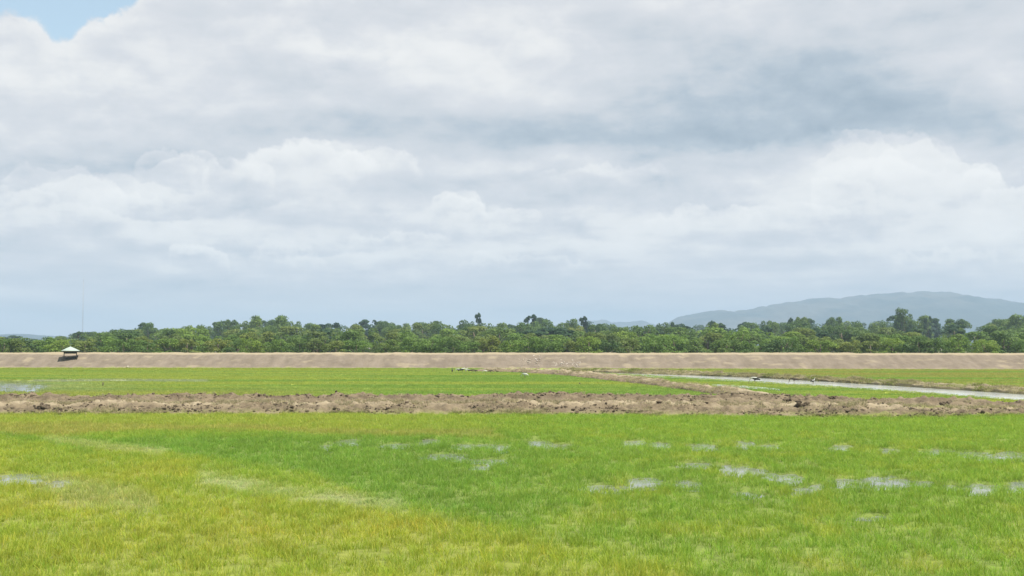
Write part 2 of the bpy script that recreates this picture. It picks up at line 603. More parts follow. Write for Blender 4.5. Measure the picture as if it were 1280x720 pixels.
far_c = tuft_collection('paddy', 8, nb=26, spread=0.34, hgt=0.13, wid=0.03, droop=1.0)
P = rand_points(76.0, 199.0, 7.5, 8.0, 0.6)
c, den, hg, pm = field_map(P[:, 0], P[:, 1])
CANAL_TOP = [(735, 465.6), (750, 466), (800, 467.6), (860, 469.3), (960, 473.2), (1040, 478), (1120, 483), (1200, 488.3), (1280, 493.6), (1340, 498)]
CANAL_BOT = [(735, 466.4), (750, 467.2), (800, 469.6), (860, 472.2), (900, 474.6), (960, 478), (1040, 482.6), (1120, 488), (1200, 493.8), (1280, 499.6), (1330, 503.5)]
FAR_FIELDS = [
    [(-120, 460.2), (600, 460.8), (640, 466), (700, 469.5), (760, 475.5), (820, 482), (880, 489.5), (910, 497), (880, 499), (-120, 494)],
    [(735, 461.5), (752, 466.5), (860, 472.6), (960, 478.6), (1040, 483.6), (1120, 489), (1200, 495), (1290, 501.5), (1300, 504), (1120, 502), (1010, 497), (940, 489.5), (850, 479), (790, 471.5), (730, 463.6)],
    [(700, 461.2), (1330, 462.5), (1330, 490), (1280, 486.5), (1160, 479.5), (1060, 474.8), (960, 470), (860, 466), (740, 462.2)],
]
px, py = to_px(P[:, 0], P[:, 1])
inside = np.max([poly_sd(px, py, q) for q in FAR_FIELDS], axis=0)
keep = (RNG.uniform(0, 1, len(P)) < den) & (inside > -0.3)
P, c = P[keep], c[keep]
c = c * RNG.uniform(0.85, 1.15, (len(P), 1))
h = RNG.uniform(0.6, 1.2, len(P))
o = scatter('paddy_rice', np.stack([P[:, 0], P[:, 1], np.zeros(len(P))], 1), c, np.stack([np.ones(len(P)) * 1.1, np.ones(len(P)) * 1.1, h], 1), far_c, 8)
tag(o, 'bright green rice growing in the paddies between the soil bund and the levee', 'rice', kind='stuff')
print('far tufts', len(P))


# ------------------------------------------------------------------ earthworks
def resample(poly, n):
    poly = np.asarray(poly, float)
    s = np.concatenate([[0], np.cumsum(np.hypot(*np.diff(poly, axis=0).T))])
    t = np.linspace(0, s[-1], n)
    return np.stack([np.interp(t, s, poly[:, 0]), np.interp(t, s, poly[:, 1])], 1), s[-1]


def ridge(name, front, back, prof, m, step, nt_, amp, fscale, seed, label=None, pale=None, green=None, wet=None, gully=0.0, taper=0.0, hvar=0.3, hs=None):
    """An earth bank between two ground polylines; prof = [(t, z)] across it."""
    L = resample(front, 2)[1]
    n = max(8, int(L / step))
    A, _ = resample(front, n)
    B, _ = resample(back, n)
    t = np.linspace(0, 1, nt_)
    P = A[:, None] * (1 - t[None, :, None]) + B[:, None] * t[None, :, None]
    X, Y = P[..., 0], P[..., 1]
    Z = np.interp(t, [p[0] for p in prof], [p[1] for p in prof])[None].repeat(n, 0)
    env = np.minimum(1, np.minimum(t, 1 - t) * 8)[None]
    T0 = t[None].repeat(n, 0)
    lo = fbm(X * 0.25, Y * 0.25, seed, 3) - 0.5
    hi = fbm(X * fscale, Y * fscale, seed + 40, 5) - 0.5
    rid = 1 - np.abs(2 * fbm(X * fscale * 0.6, Y * fscale * 0.6, seed + 80, 3) - 1)
    if hs is not None: Z = Z * hs(X, Y)
    sv_ = np.linspace(0, 1, n)[:, None]
    env = env * (np.minimum(1, np.minimum(sv_, 1 - sv_) / taper + 0.02) if taper else 1.0)
    Z = Z * np.where(env < 1, np.minimum(1, env * 2), 1) if taper else Z
    Z = Z * (1 + hvar * 2 * lo) + env * amp * (1.5 * hi + 0.8 * (rid - 0.75))
    if gully:
        sl = np.linspace(0, L, n)[:, None]
        Z = Z - gully * env * smooth(0.5, 0.75, fbm(sl * 1.1 + 3 * lo, T0 * 1.2 + 0 * sl, seed + 3, 4)) * smooth(0.62, 0.45, T0)
    edge_w = (fbm(X * 0.6, Y * 0.6, seed + 9, 3) - 0.5)
    Z = Z - 0.10 * (1 - env) + env * 0.02
    X = X + edge_w * amp * 2 * (1 - env)
    Y = Y + edge_w * amp * 4 * (1 - env)
    i = np.arange(n - 1)[:, None] * nt_ + np.arange(nt_ - 1)[None]
    F = np.stack([i, i + nt_, i + nt_ + 1, i + 1], -1).reshape(-1, 4)
    me = new_mesh(name, np.stack([X, Y, Z], -1).reshape(-1, 3), F[:, ::-1], [m], False)
    T = t[None].repeat(n, 0)
    zero = np.zeros_like(T)
    add_attr(me, 'pale', np.clip(pale(X, Y, T, hi), 0, 1) if pale else zero)
    add_attr(me, 'green', np.clip(green(X, Y, T, hi), 0, 1) if green else zero)
    add_attr(me, 'wet', np.clip(wet(X, Y, T, hi), 0, 1) if wet else zero)
    run = np.stack([np.linspace(0, L, n)[:, None] + zero, T, zero], -1).reshape(-1, 3)
    add_attr(me, 'run', run, 'FLOAT_VECTOR')
    o = tag(link(name, me), kind='structure')
    return o, (X, Y, Z)


# the long levee in front of the wood
Lf = [at(-220, 458.9), at(0, 459.6), at(640, 460.6), at(1280, 462.2), at(1500, 462.8)]
d0 = np.array(Lf)
levee_w = 9.0
def back_line(k): return [(x, y + k) for x, y in Lf]
LE_H = 2.62


def pale_levee(X, Y, T, hi):
    e = (T - 0.69) * 14
    return smooth(0.525, 0.555, T + hi * 0.02) * smooth(0.80, 0.74, T) * 0.95 + 0.5 * smooth(0.62, 0.75, fbm(X * 0.4, Y * 0.6, 4, 4)) * (T < 0.6) + smooth(0.10, 0.0, T + hi * 0.1) * 0.35


def green_levee(X, Y, T, hi): return 0.6 * smooth(0.06, 0.0, T + hi * 0.15) + 0.5 * smooth(0.82, 0.9, T)


lev, (LX, LY, LZ) = ridge('levee', Lf, back_line(16.0), [(0, 0), (0.10, 0.42), (0.30, 1.2), (0.55, 2.4), (0.60, LE_H), (0.80, LE_H), (1, 0)], M_LEVEE, 0.35, 64, 0.15, 1.1, 13, pale=pale_levee, green=green_levee, hvar=0.04, gully=0.16,
            wet=lambda X, Y, T, hi: 0.22 * smooth(0.5, 0.75, fbm(X * 0.5, Y * 0.7, 44, 4)) * smooth(0.45, 0.2, T))


def surf_z(X, Y, Z, x, y):
    d = (X - x) ** 2 + (Y - y) ** 2
    return float(Z.ravel()[int(np.argmin(d))])


# the ploughed soil bund across the middle
def pale_bund(X, Y, T, hi): return smooth(0.25, 0.58, fbm(X * 0.9, Y * 0.8, 61, 5)) * (0.06 + 1.0 * np.exp(-((T - 0.33) / 0.10) ** 2) + 0.5 * smooth(0.9, 1.0, T) + 0.25 * np.exp(-((T - 0.05) / 0.05) ** 2))


def green_bund(X, Y, T, hi):
    px, _ = to_px(X, Y)
    return 0.9 * smooth(0.16, 0.03, T + hi * 0.3) * (0.35 + 0.65 * smooth(980, 1100, px)) + 0.5 * smooth(0.62, 0.72, fbm(X * 0.5, Y * 0.9, 3, 4)) * smooth(900, 1060, px) * (T < 0.5)


Bf = [at(-160, 519.5), at(0, 519.5), at(320, 519.5), at(640, 520), at(960, 522.5), at(1120, 525), at(1280, 521), at(1420, 520)]
Bb = [(p[0], p[1] + 2.2) for p in (at(-160, 497.5, .58), at(0, 497, .58), at(320, 496, .58), at(640, 496, .58), at(960, 495.5, .58), at(1040, 496.5, .55), at(1120, 498, .5), at(1200, 501, .42), at(1280, 504, .36), at(1420, 505, .36))]
def bund_h(X, Y): return np.interp(to_px(X, Y)[0], [900, 1040, 1200, 1280], [1.0, 0.9, 0.64, 0.55])
bund, (BX, BY, BZ) = ridge('soil_bund', Bf, Bb, [(0, 0), (0.07, 0.16), (0.2, 0.42), (0.34, 0.50), (0.44, 0.30), (0.58, 0.24), (0.74, 0.60), (0.84, 0.66), (0.93, 0.3), (1, 0)], M_BUND, 0.10, 110, 0.34, 2.3, 29, pale=pale_bund, green=green_bund, hvar=0.35, hs=bund_h,
            wet=lambda X, Y, T, hi: 0.55 * smooth(0.36, 0.6, fbm(X * 1.5, Y * 1.8, 144, 4)) * (np.exp(-((T - 0.74) / 0.075) ** 2) + 0.8 * np.exp(-((T - 0.15) / 0.06) ** 2)))

# the diagonal spoil bank that joins it from the back
Df = [at(585, 464.8), at(640, 465.6), at(700, 469.4), at(760, 476.3), at(820, 483.2), at(870, 490.5), at(915, 497), at(960, 501), at(1000, 503)]
Db = [at(585, 461, .3), at(640, 461.2, .4), at(690, 462.2, .5), at(735, 465, .5), at(790, 470.3, .5), at(850, 477.2, .5), at(900, 483.3, .45), at(930, 486.2, .45), at(1000, 490, .3)]


def pale_diag(X, Y, T, hi): return 0.9 * smooth(0.55, 0.72, T + hi * 0.3) + 0.7 * smooth(0.5, 0.66, fbm(X * 0.9, Y * 0.5, 7, 4)) * (T > 0.3)


_, SPOIL = ridge('spoil_bank', Df, Db, [(0, 0), (0.2, 0.26), (0.5, 0.42), (0.8, 0.5), (0.92, 0.3), (1, 0)], M_BUND, 0.2, 44, 0.26, 1.6, 47, pale=pale_diag, hvar=0.4, taper=0.10)

# the dry bank on the far side of the canal
Ef = [at(x_, y_ - .2, .1) for x_, y_ in [(700, 463.4), (735, 465.2), (800, 467.2), (860, 469), (960, 472.8), (1040, 477.4), (1120, 482.4), (1200, 487.6), (1280, 492.8), (1360, 498)]]
Eb = [at(700, 462.0, .2), at(735, 462.8, .3), at(800, 463.6, .4), at(860, 464.8, .4), at(960, 468, .5), at(1040, 471.8, .5), at(1120, 476.2, .5), at(1200, 480, .5), at(1280, 484, .5), at(1360, 488, .5)]


def pale_e(X, Y, T, hi): return 0.6 * np.exp(-((T - 0.85) / 0.1) ** 2) + 0.6 * smooth(0.45, 0.62, fbm(X * 0.3, Y * 0.3, 17, 4))


def green_e(X, Y, T, hi): return 0.35 * smooth(0.5, 0.66, fbm(X * 0.25, Y * 0.25, 19, 4)) * (T > 0.15) + 0.5 * smooth(0.1, 0.0, T)


_, CBANK = ridge('canal_bank', Ef, Eb, [(0, -0.05), (0.10, 0.25), (0.3, 0.33), (0.62, 0.32), (0.84, 0.55), (0.93, 0.4), (1, 0)], M_DRY, 0.3, 50, 0.20, 1.3, 57, pale=pale_e, green=green_e, hvar=0.3)

# canal and the thin seep beside the spoil bank
def strip(name, top, bot, z, m):
    n = 120
    A, _ = resample([at(*p, z) for p in top], n)
    B, _ = resample([at(*p, z) for p in bot], n)
    V = np.concatenate([np.c_[A, np.full(n, z)], np.c_[B, np.full(n, z)]])
    i = np.arange(n - 1)
    F = np.stack([i, i + n, i + n + 1, i + 1], 1)
    me = new_mesh(name, V, F, [m])
    me.update()
    if me.polygons[5].normal.z < 0:
        me.flip_normals()
    return tag(link(name, me), kind='structure')


strip('canal_water', [(a, b - 0.8) for a, b in CANAL_TOP], [(a, b + 1.1) for a, b in CANAL_BOT], 0.06, M_CANAL)
strip('seep_water', [(890, 480.2), (915, 481.2), (935, 482.3), (960, 484.6), (975, 486.2)], [(890, 481.8), (915, 483.4), (935, 485.4), (960, 487), (975, 488)], 0.07, M_CANAL)


# loose clods
def blob_template(seed):
    bm = bmesh.new()
    bmesh.ops.create_icosphere(bm, subdivisions=2, radius=1.0)
    rg = random.Random(seed)
    off = [Vector((rg.uniform(-1, 1), rg.uniform(-1, 1), rg.uniform(-1, 1))).normalized() for _ in range(7)]
    for v in bm.verts:
        n = v.co.normalized()
        d = 1.0
        for o_ in off:
            d -= 0.75 * max(0, n.dot(o_) - 0.5)
        d += rg.uniform(-0.14, 0.14)
        v.co = n * d
    V = np.array([v.co[:] for v in bm.verts])
    F = np.array([[v.index for v in f.verts] for f in bm.faces])
    bm.free()
    return V, F


BLOBS = [blob_template(i) for i in range(6)]


def blobs_mesh(name, pts, sizes, m, flat=0.65):
    VV, FF, b = [], [], 0
    for (x, y, z), s in zip(pts, sizes):
        V, F = BLOBS[int(RNG.integers(0, 6))]
        a = RNG.uniform(0, 6.28)
        ca, sa = math.cos(a), math.sin(a)
        v = V * np.array([s * RNG.uniform(0.8, 1.5), s * RNG.uniform(0.7, 1.1), s * flat * RNG.uniform(0.7, 1.2)])
        v = np.stack([v[:, 0] * ca - v[:, 1] * sa + x, v[:, 0] * sa + v[:, 1] * ca + y, v[:, 2] + z], 1)
        VV.append(v)
        FF.append(F + b)
        b += len(V)
    me = new_mesh(name, np.concatenate(VV), np.concatenate(FF), [m], False)
    zero = np.zeros(b)
    add_attr(me, 'pale', zero)
    add_attr(me, 'green', zero)
    return me


n = 9000
idx = RNG.integers(0, BX.size, n * 3)
tt = (idx % 110) / 109.0
wgt = 0.08 + np.exp(-((tt - 0.13) / 0.07) ** 2) + 1.1 * np.exp(-((tt - 0.78) / 0.05) ** 2)
wgt = wgt * smooth(0.35, 0.6, fbm(BX.ravel()[idx] * 0.5, BY.ravel()[idx] * 0.5, 202, 3)) * 1.6
idx = idx[RNG.uniform(0, 1.2, len(idx)) < wgt][:n]
sz = np.clip(RNG.lognormal(math.log(0.047), 0.6, len(idx)), 0.02, 0.17)
pts = np.stack([BX.ravel()[idx], BY.ravel()[idx], BZ.ravel()[idx] + sz * 0.15], 1)
M_CLOD = soil_mat('clod_soil', [(0.048, 0.036, 0.024), (0.10, 0.076, 0.05), (0.18, 0.142, 0.095), (0.13, 0.102, 0.068)], 2.0)
o = link('soil_clods', blobs_mesh('soil_clods', pts, sz, M_CLOD))
tag(o, 'loose brown clods of earth strewn along the ploughed soil bund', 'soil clods', kind='stuff')

# single big clods one can point at
def clod(px, py, size, label, z=0.25):
    x, y = at(px, py, z)
    g = surf_z(BX, BY, BZ, x, y)
    k = 22
    pts = [(RNG.uniform(-1.9, 1.9) * size, RNG.normal(0, size * 0.35), size * 0.3 + abs(RNG.normal(0, size * 0.6))) for _ in range(k)]
    o = link('soil_clod', blobs_mesh('soil_clod', pts, [size * s for s in RNG.uniform(0.6, 1.0, k)], M_CLOD, 0.8), loc=(x, y, g))
    tag(o, label, 'soil clod')


clod(1003, 513, 0.19, 'big dark overturned soil clod at the front foot of the bund, right of centre')
clod(984, 506, 0.12, 'dark soil clod on the bund just above left of the biggest one')
clod(1040, 504, 0.10, 'dark soil clod on the bund below the bird at the canal edge')
clod(1180, 508, 0.16, 'reddish brown soil clod on the bund below the end of the canal')
clod(54, 512, 0.16, 'dark soil clod at the front of the bund, below the flooded paddy corner')

# dry straw and weeds on the banks
straw_c = tuft_collection('straw', 5, nb=12, spread=0.16, hgt=0.22, wid=0.02, droop=1.2)
idx = RNG.integers(0, BX.size, 42000)
tt = (idx % 110) / 109.0
X, Y = BX.ravel()[idx], BY.ravel()[idx]
px, _ = to_px(X, Y)
wgt = 0.8 * np.exp(-((tt - 0.36) / 0.1) ** 2) + 0.7 * np.exp(-((tt - 0.04) / 0.05) ** 2) + 0.6 * smooth(0.9, 1, tt) + 0.08
wgt = wgt * smooth(0.38, 0.6, fbm(X * 0.7, Y * 0.7, 14, 3))
kp = RNG.uniform(0, 1, len(idx)) < wgt
idx, X, Y, tt, px = idx[kp], X[kp], Y[kp], tt[kp], px[kp]
tint = np.array([0.36, 0.32, 0.19])[None] * RNG.uniform(0.7, 1.25, (len(idx), 1))
gk = (smooth(0.12, 0.02, tt) * 0.8 + smooth(940, 1080, px) * 0.4 * (RNG.uniform(0, 1, len(idx)) < 0.5))[:, None].clip(0, 1)
tint = tint * (1 - gk) + np.array([0.16, 0.19, 0.035]) * gk
sc_ = RNG.uniform(0.6, 1.3, len(idx))
DG = [(np.stack([X, Y, BZ.ravel()[idx]], 1), tint, sc_)]
for (X2, Y2, Z2), nn, gshare in ((SPOIL, 2600, 0.12), (CBANK, 11000, 0.36)):
    k2 = RNG.integers(0, X2.size, nn)
    x2, y2, z2 = X2.ravel()[k2], Y2.ravel()[k2], Z2.ravel()[k2]
    t2 = (k2 % X2.shape[1]) / (X2.shape[1] - 1.0)
    kp = RNG.uniform(0, 1, nn) < (0.15 + 0.85 * smooth(0.42, 0.58, fbm(x2 * 0.35, y2 * 0.35, 91, 3))) * (0.35 + 0.65 * smooth(0.6, 0.9, t2) + 0.5 * smooth(0.3, 0.1, t2))
    x2, y2, z2 = x2[kp], y2[kp], z2[kp]
    g2 = (fbm(x2 * 0.3, y2 * 0.3, 97, 3) + RNG.normal(0, 0.12, len(x2)) < gshare * 0.95)[:, None]
    tn = np.where(g2, np.array([0.20, 0.24, 0.05]), np.array([0.35, 0.32, 0.17])) * RNG.uniform(0.75, 1.2, (len(x2), 1))
    DG.append((np.stack([x2, y2, z2], 1), tn, RNG.uniform(0.7, 1.5, len(x2))))
DP, DT, DS = (np.concatenate([q[i] for q in DG]) for i in range(3))
o = scatter('dry_grass', DP, DT, np.stack([DS * 1.2, DS * 1.2, DS * 0.8], 1), straw_c, 5)
tag(o, 'dry pale straw and weeds on the soil bund and the canal banks', 'dry grass', kind='stuff')

# ------------------------------------------------------------------ trees
def leaf_mat(name, stops, trans=0.45):
    m, nt, out = mat(name)
    v = N(nt, 'ShaderNodeAttribute', attribute_name='var').outputs['Fac']
    rnd = N(nt, 'ShaderNodeObjectInfo').outputs['Random']
    c = ramp(nt, v, [(0.0, stops[0]), (0.5, stops[1]), (1.0, stops[2])])
    c = mixc(nt, 1.0, c, ramp(nt, rnd, [(0.0, (0.72, 0.78, 0.85)), (0.35, (0.95, 1.0, 0.95)), (0.7, (1.1, 1.08, 0.95)), (1.0, (1.25, 1.15, 0.9))]), 'MULTIPLY')
    p = N(nt, 'ShaderNodeBsdfPrincipled')
    nt.links.new(c, p.inputs['Base Color'])
    p.inputs['Roughness'].default_value = 0.6
    p.inputs['Specular IOR Level'].default_value = 0.2
    tr = N(nt, 'ShaderNodeBsdfTranslucent')
    nt.links.new(c, tr.inputs[0])
    mx = N(nt, 'ShaderNodeMixShader')
    mx.inputs[0].default_value = trans
    nt.links.new(p.outputs[0], mx.inputs[1])
    nt.links.new(tr.outputs[0], mx.inputs[2])
    nt.links.new(mx.outputs[0], out.inputs[0])
    return m


M_LEAF = {
    'bushy': leaf_mat('leaf_bright', [(0.10, 0.165, 0.034), (0.145, 0.235, 0.046), (0.20, 0.29, 0.066)]),
    'broad': leaf_mat('leaf_mid', [(0.075, 0.13, 0.036), (0.11, 0.178, 0.048), (0.155, 0.225, 0.06)]),
    'dark': leaf_mat('leaf_dark_hazed', [(0.036, 0.075, 0.042), (0.055, 0.105, 0.055), (0.082, 0.138, 0.066)]),  # dark leaves, tinted bluish to paint haze onto the back rows
    'olive': leaf_mat('leaf_olive', [(0.10, 0.145, 0.038), (0.145, 0.195, 0.052), (0.19, 0.235, 0.07)]),
}
M_BARK = simple('bark', (0.16, 0.125, 0.095), 0.95, 0.3, 3.0)


def leaf_cloud(centers, radii, n, size, rg):
    """Leaf-sized quads on and inside uneven clumps -> verts, faces, var."""
    w = radii[:, 0] * radii[:, 2]
    k = rg.choice(len(centers), n, p=w / w.sum())
    d = rg.normal(0, 1, (n, 3))
    d /= np.linalg.norm(d, axis=1)[:, None]
    d[:, 2] = np.where(d[:, 2] < -0.35, -d[:, 2], d[:, 2])
    r = rg.uniform(0.55, 1.08, n) ** 0.6
    p = centers[k] + d * radii[k] * r[:, None]
    nn = d + rg.normal(0, 0.6, (n, 3)) + np.array([0, 0, 0.35])
    nn /= np.linalg.norm(nn, axis=1)[:, None]
    up = rg.normal(0, 1, (n, 3))
    a = np.cross(nn, up)
    a /= np.linalg.norm(a, axis=1)[:, None]
    b = np.cross(nn, a)
    s = size * rg.uniform(0.5, 1.3, n)[:, None]
    asp = rg.uniform(0.45, 0.9, n)[:, None]
    V = np.stack([p - a * s, p - b * s * asp, p + a * s, p + b * s * asp], 1).reshape(-1, 3)
    F = np.arange(n * 4).reshape(n, 4)
    cv = rg.uniform(0.1, 0.9, len(centers))
    var = np.clip(cv[k] + rg.normal(0, 0.16, n), 0, 1).repeat(4)
    return V, F, var


def make_crown(kind, H, W, seed, nleaf, lsize):
    rg = np.random.default_rng(seed)
    shp = {'bushy': (0.0, 1.0, 34), 'broad': (0.06, 1.0, 34), 'dark': (0.08, 1.0, 26), 'olive': (0.04, 1.0, 30)}[kind]
    z0 = shp[0] * H
    cs, rs = [], []
    for i in range(shp[2]):
        t = rg.uniform(0.02, 0.9)
        env = math.sin(math.pi * (0.22 + 0.68 * t)) ** (0.7 if kind != 'dark' else 0.9)
        a = rg.uniform(0, 6.28)
        r = W / 2 * env * math.sqrt(rg.uniform(0.05, 0.85))
        rad = W * rg.uniform(0.11, 0.19) * (0.75 + 0.4 * env)
        cs.append((r * math.cos(a), r * math.sin(a), z0 + (H - z0) * t))
        rs.append((rad, rad, min(rad * rg.uniform(0.6, 0.95), H - (z0 + (H - z0) * t) + 0.04 * H)))
    return leaf_cloud(np.array(cs), np.array(rs), nleaf, lsize, rg), cs


def tree_proto(kind, H, W, seed, nleaf=1500, lsize=0.3):
    (V, F, var), cs = make_crown(kind, H, W, seed, nleaf, lsize)
    me = new_mesh('crown', V, F, [M_LEAF[kind]])
    add_attr(me, 'var', var)
    mb = MB()
    rg = random.Random(seed)
    tr = W * 0.028 + 0.05
    bend = [(rg.uniform(-.1, .1) * W * .3 * t, rg.uniform(-.1, .1) * W * .3 * t, H * 0.8 * t) for t in (0, .25, .5, .75, 1)]
    mb.tube(bend, [tr * k for k in (1.25, 1, .8, .55, .2)], 7)
    for c in cs[::4]:
        f = min(0.8, max(0.2, c[2] / H * 0.55))
        j = f / 0.8 * 4
        i = min(3, int(j))
        p0 = Vector(bend[i]).lerp(Vector(bend[i + 1]), j - i)
        p2 = Vector(c)
        p1 = p0.lerp(p2, 0.5) + Vector((0, 0, -0.04 * H))
        mb.tube([p0, p1, p2], [tr * .45, tr * .3, tr * .1], 5)
    return me, mb.mesh('trunk', [M_BARK], True)


# prototypes are unit-ish meshes (about 10 m); every tree scales its own copy
PROTO = {}
for kind, n_, spec in (('bushy', 5, (10, 9.5)), ('broad', 5, (10, 9.0)), ('dark', 4, (10, 5.6)), ('olive', 4, (10, 8.5))):
    PROTO[kind] = [tree_proto(kind, spec[0], spec[1], 300 + 31 * i + len(kind), 3800, 0.27) for i in range(n_)]

SKY = [(-60, 419), (0, 418), (40, 420), (100, 413), (130, 411), (180, 403), (205, 406), (240, 402), (290, 399), (335, 393), (370, 397), (400, 402), (440, 400), (470, 397),
       (500, 403), (540, 398), (600, 399), (640, 402), (665, 394), (700, 399), (730, 396), (760, 402), (800, 404), (840, 401), (880, 402), (930, 402), (1000, 396), (1050, 396),
       (1100, 397), (1130, 389), (1160, 394), (1200, 398), (1240, 396), (1280, 392), (1340, 392)]
SX, SY = [p[0] for p in SKY], [p[1] for p in SKY]
LOOK = {'bushy': 'bright green bushy tree', 'broad': 'mid green round crowned tree', 'dark': 'dark green narrow tree', 'olive': 'olive green spreading tree'}
ROWS = [  # distance, spread, spacing, tint kinds, label row
    (230, 5, 4.2, ('bushy', 'bushy', 'bushy', 'broad', 'olive'), 'in front row behind levee'),
    (272, 14, 6.0, ('bushy', 'bushy', 'broad', 'olive'), 'in second row behind levee'),
    (345, 20, 8.6, ('broad', 'bushy', 'broad', 'dark', 'olive'), 'halfway back'),
    (430, 26, 10.2, ('broad', 'broad', 'dark', 'olive'), 'near the back'),
    (530, 30, 11.5, ('dark', 'broad', 'broad'), 'on the skyline'),
    (640, 30, 14.5, ('dark', 'dark', 'broad'), 'at hazy far edge'),
]


def section(px):
    if px < 60: return 'left of the pavilion'
    if px < 130: return 'behind the pavilion'
    if px < 330: return 'right of pavilion'
    if px < 560: return 'left of the bird flock'
    if px < 630: return 'above the bird flock'
    if px < 740: return 'above the levee rubble'
    if px < 860: return 'between rubble and blue hill'
    if px < 1080: return "below hill's left slope"
    if px < 1190: return "below hill's summit"
    return "below hill's right slope"


TREES = []


def plant(kind, x, y, h, w=None, label=None, row=''):
    cr, tr = PROTO[kind][random.randrange(len(PROTO[kind]))]
    s = h / 10.0
    ws = s if w is None else w / {'bushy': 9.5, 'broad': 9.0, 'dark': 5.6, 'olive': 8.5}[kind]
    t = empty('tree', (x, y, -0.3), random.uniform(0, 6.28), (ws, ws * random.uniform(0.85, 1.1), s))
    link('trunk', tr, t)
    link('crown', cr, t)
    TREES.append((t, kind, row, section(to_px(x, y)[0]), h, label))
    return t


for ri, (D, sp, gap, kinds, row) in enumerate(ROWS):
    half = 0.4665 * D + 9
    x = -half
    while x < half:
        y = D + random.uniform(-sp, sp)
        px = to_px(x, y)[0]
        sky = float(np.interp(px, SX, SY))
        lim = {0: 421, 1: 414.5, 2: 408.5, 3: 404, 4: 0, 5: 0}[ri]
        top = max(lim, sky + (3.5 if ri < 4 else 1.0)) + random.uniform(-2.2, 4.5 if ri < 4 else 5.5)
        if ri == 0: top = min(top, 428.5)
        h = at_y(px, top, y)[2] + 0.3
        h = max(h, 4.2)
        kind = random.choice(kinds)
        wf = {'bushy': 1.02, 'broad': 0.85, 'dark': 0.8, 'olive': 0.85}[kind]
        w = max(gap * (random.uniform(1.25, 1.7) if ri < 3 else random.uniform(0.7, 1.15)), h * wf * random.uniform(0.6, 0.85))
        plant(kind, x, y, h, w, None, row)
        x += gap * random.uniform(0.8, 1.25)

# the trees that stand out on the skyline
for px, top, D, kind, w, label in (
        (598, 389.5, 560, 'dark', 5.2, 'lone tall dark tree standing above the skyline over the bird flock'),
        (665, 391, 540, 'dark', 8, 'tall dark tree above the skyline over the levee rubble'),
        (730, 394, 540, 'dark', 6, 'dark egg-shaped tree on the skyline between rubble and blue hill'),
        (1130, 385, 500, 'broad', 9.5, "tallest dense round tree in front of the blue hill's summit"),
        (1001, 394, 520, 'broad', 9, "round dark tree on the skyline under the blue hill's left slope"),
        (1043, 394, 520, 'broad', 9, "wide dark tree under the blue hill, right of a rounder one"),
        (988, 395, 520, 'dark', 3.6, "slim dark tree beside the round one under the hill's left slope"),
        (1160, 392, 520, 'dark', 5, "narrow tree right of the tallest tree under the hill's summit"),
        (290, 397.5, 540, 'broad', 7, 'rounded tree on the skyline left of the highest grove'),
        (325, 392.5, 480, 'broad', 13, 'left dome of the highest round-topped grove on the skyline'),
        (347, 392, 490, 'broad', 13, 'right dome of the highest round-topped grove on the skyline'),
        (470, 397, 560, 'dark', 9, 'dark clump-like tree on the skyline left of the bird flock'),
        (185, 403, 470, 'broad', 8, 'taller feathery tree on the low skyline right of the pavilion'),
        (98, 413, 420, 'dark', 6, 'dark hazy tree rising right behind the pavilion roof'),
        (840, 399, 560, 'dark', 5, "pointed dark tree at the left foot of the blue hill"),
        (890, 399, 560, 'dark', 5, "slender dark tree on the skyline below the hill's first knoll"),
        (1270, 393, 480, 'broad', 12, 'broad high tree at the right edge of the picture')):
    x, y, z = at_y(px, top, D)
    plant(kind, x, y, z + 0.3, w, label, 'solo')

cells = {}
for t, kind, row, sec, h, label in TREES:
    tag(t, None, 'tree', 'trees of the wood behind the levee')
    if label: t['label'] = label
    else: cells.setdefault((kind, row, sec), []).append((h, t))
for (kind, row, sec), lst in cells.items():
    lst.sort(key=lambda q: -q[0])
    base = f'{LOOK[kind]} {row}, {sec}'
    for i, (h, t) in enumerate(lst):
        pre = ''
        if len(lst) == 2: pre = ('taller ', 'lower ')[i]
        elif len(lst) > 2: pre = 'tallest ' if i == 0 else ('lowest ' if i == len(lst) - 1 else 'middling ')
        t['label'] = pre + base
print('trees', len(TREES))

# far-off wood that reads as one mass
rg = np.random.default_rng(5)
VV, FF, AA, b = [], [], [], 0
for i in range(190):
    D = rg.uniform(760, 1250)
    x = rg.uniform(-0.48, 0.48) * D
    px = to_px(x, D)[0]
    top = np.interp(px, SX, SY) + rg.uniform(3.5, 8)
    h = at_y(px, top, D)[2]
    w = rg.uniform(12, 20)
    k = 7
    cs = np.stack([rg.normal(0, w * .28, k), rg.normal(0, w * .28, k), h * rg.uniform(.3, .85, k)], 1)
    rs = np.stack([np.full(k, w * .28), np.full(k, w * .28), np.full(k, h * .18)], 1)
    V, F, var = leaf_cloud(cs + np.array([x, D, 0]), rs, 420, 0.95, rg)
    VV.append(V); FF.append(F + b); AA.append(var); b += len(V)
me = new_mesh('distant_wood', np.concatenate(VV), np.concatenate(FF), [M_LEAF['dark']])
add_attr(me, 'var', np.concatenate(AA))
tag(link('distant_wood', me), 'hazy dark green wood filling the distance behind the nearer trees', 'wood', kind='stuff')

# ------------------------------------------------------------------ hills
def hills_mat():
    m, nt, out = mat('hazed_hill_forest')
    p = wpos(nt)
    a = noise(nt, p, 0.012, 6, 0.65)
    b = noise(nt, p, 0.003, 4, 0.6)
    c = ramp(nt, a, [(0.35, (0.014, 0.038, 0.06)), (0.6, (0.032, 0.062, 0.08))])  # forest tones with the blue of distant haze mixed into the colour
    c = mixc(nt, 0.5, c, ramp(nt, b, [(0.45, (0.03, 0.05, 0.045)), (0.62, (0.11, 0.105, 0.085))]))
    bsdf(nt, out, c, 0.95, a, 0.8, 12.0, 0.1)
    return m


M_HILL = hills_mat()


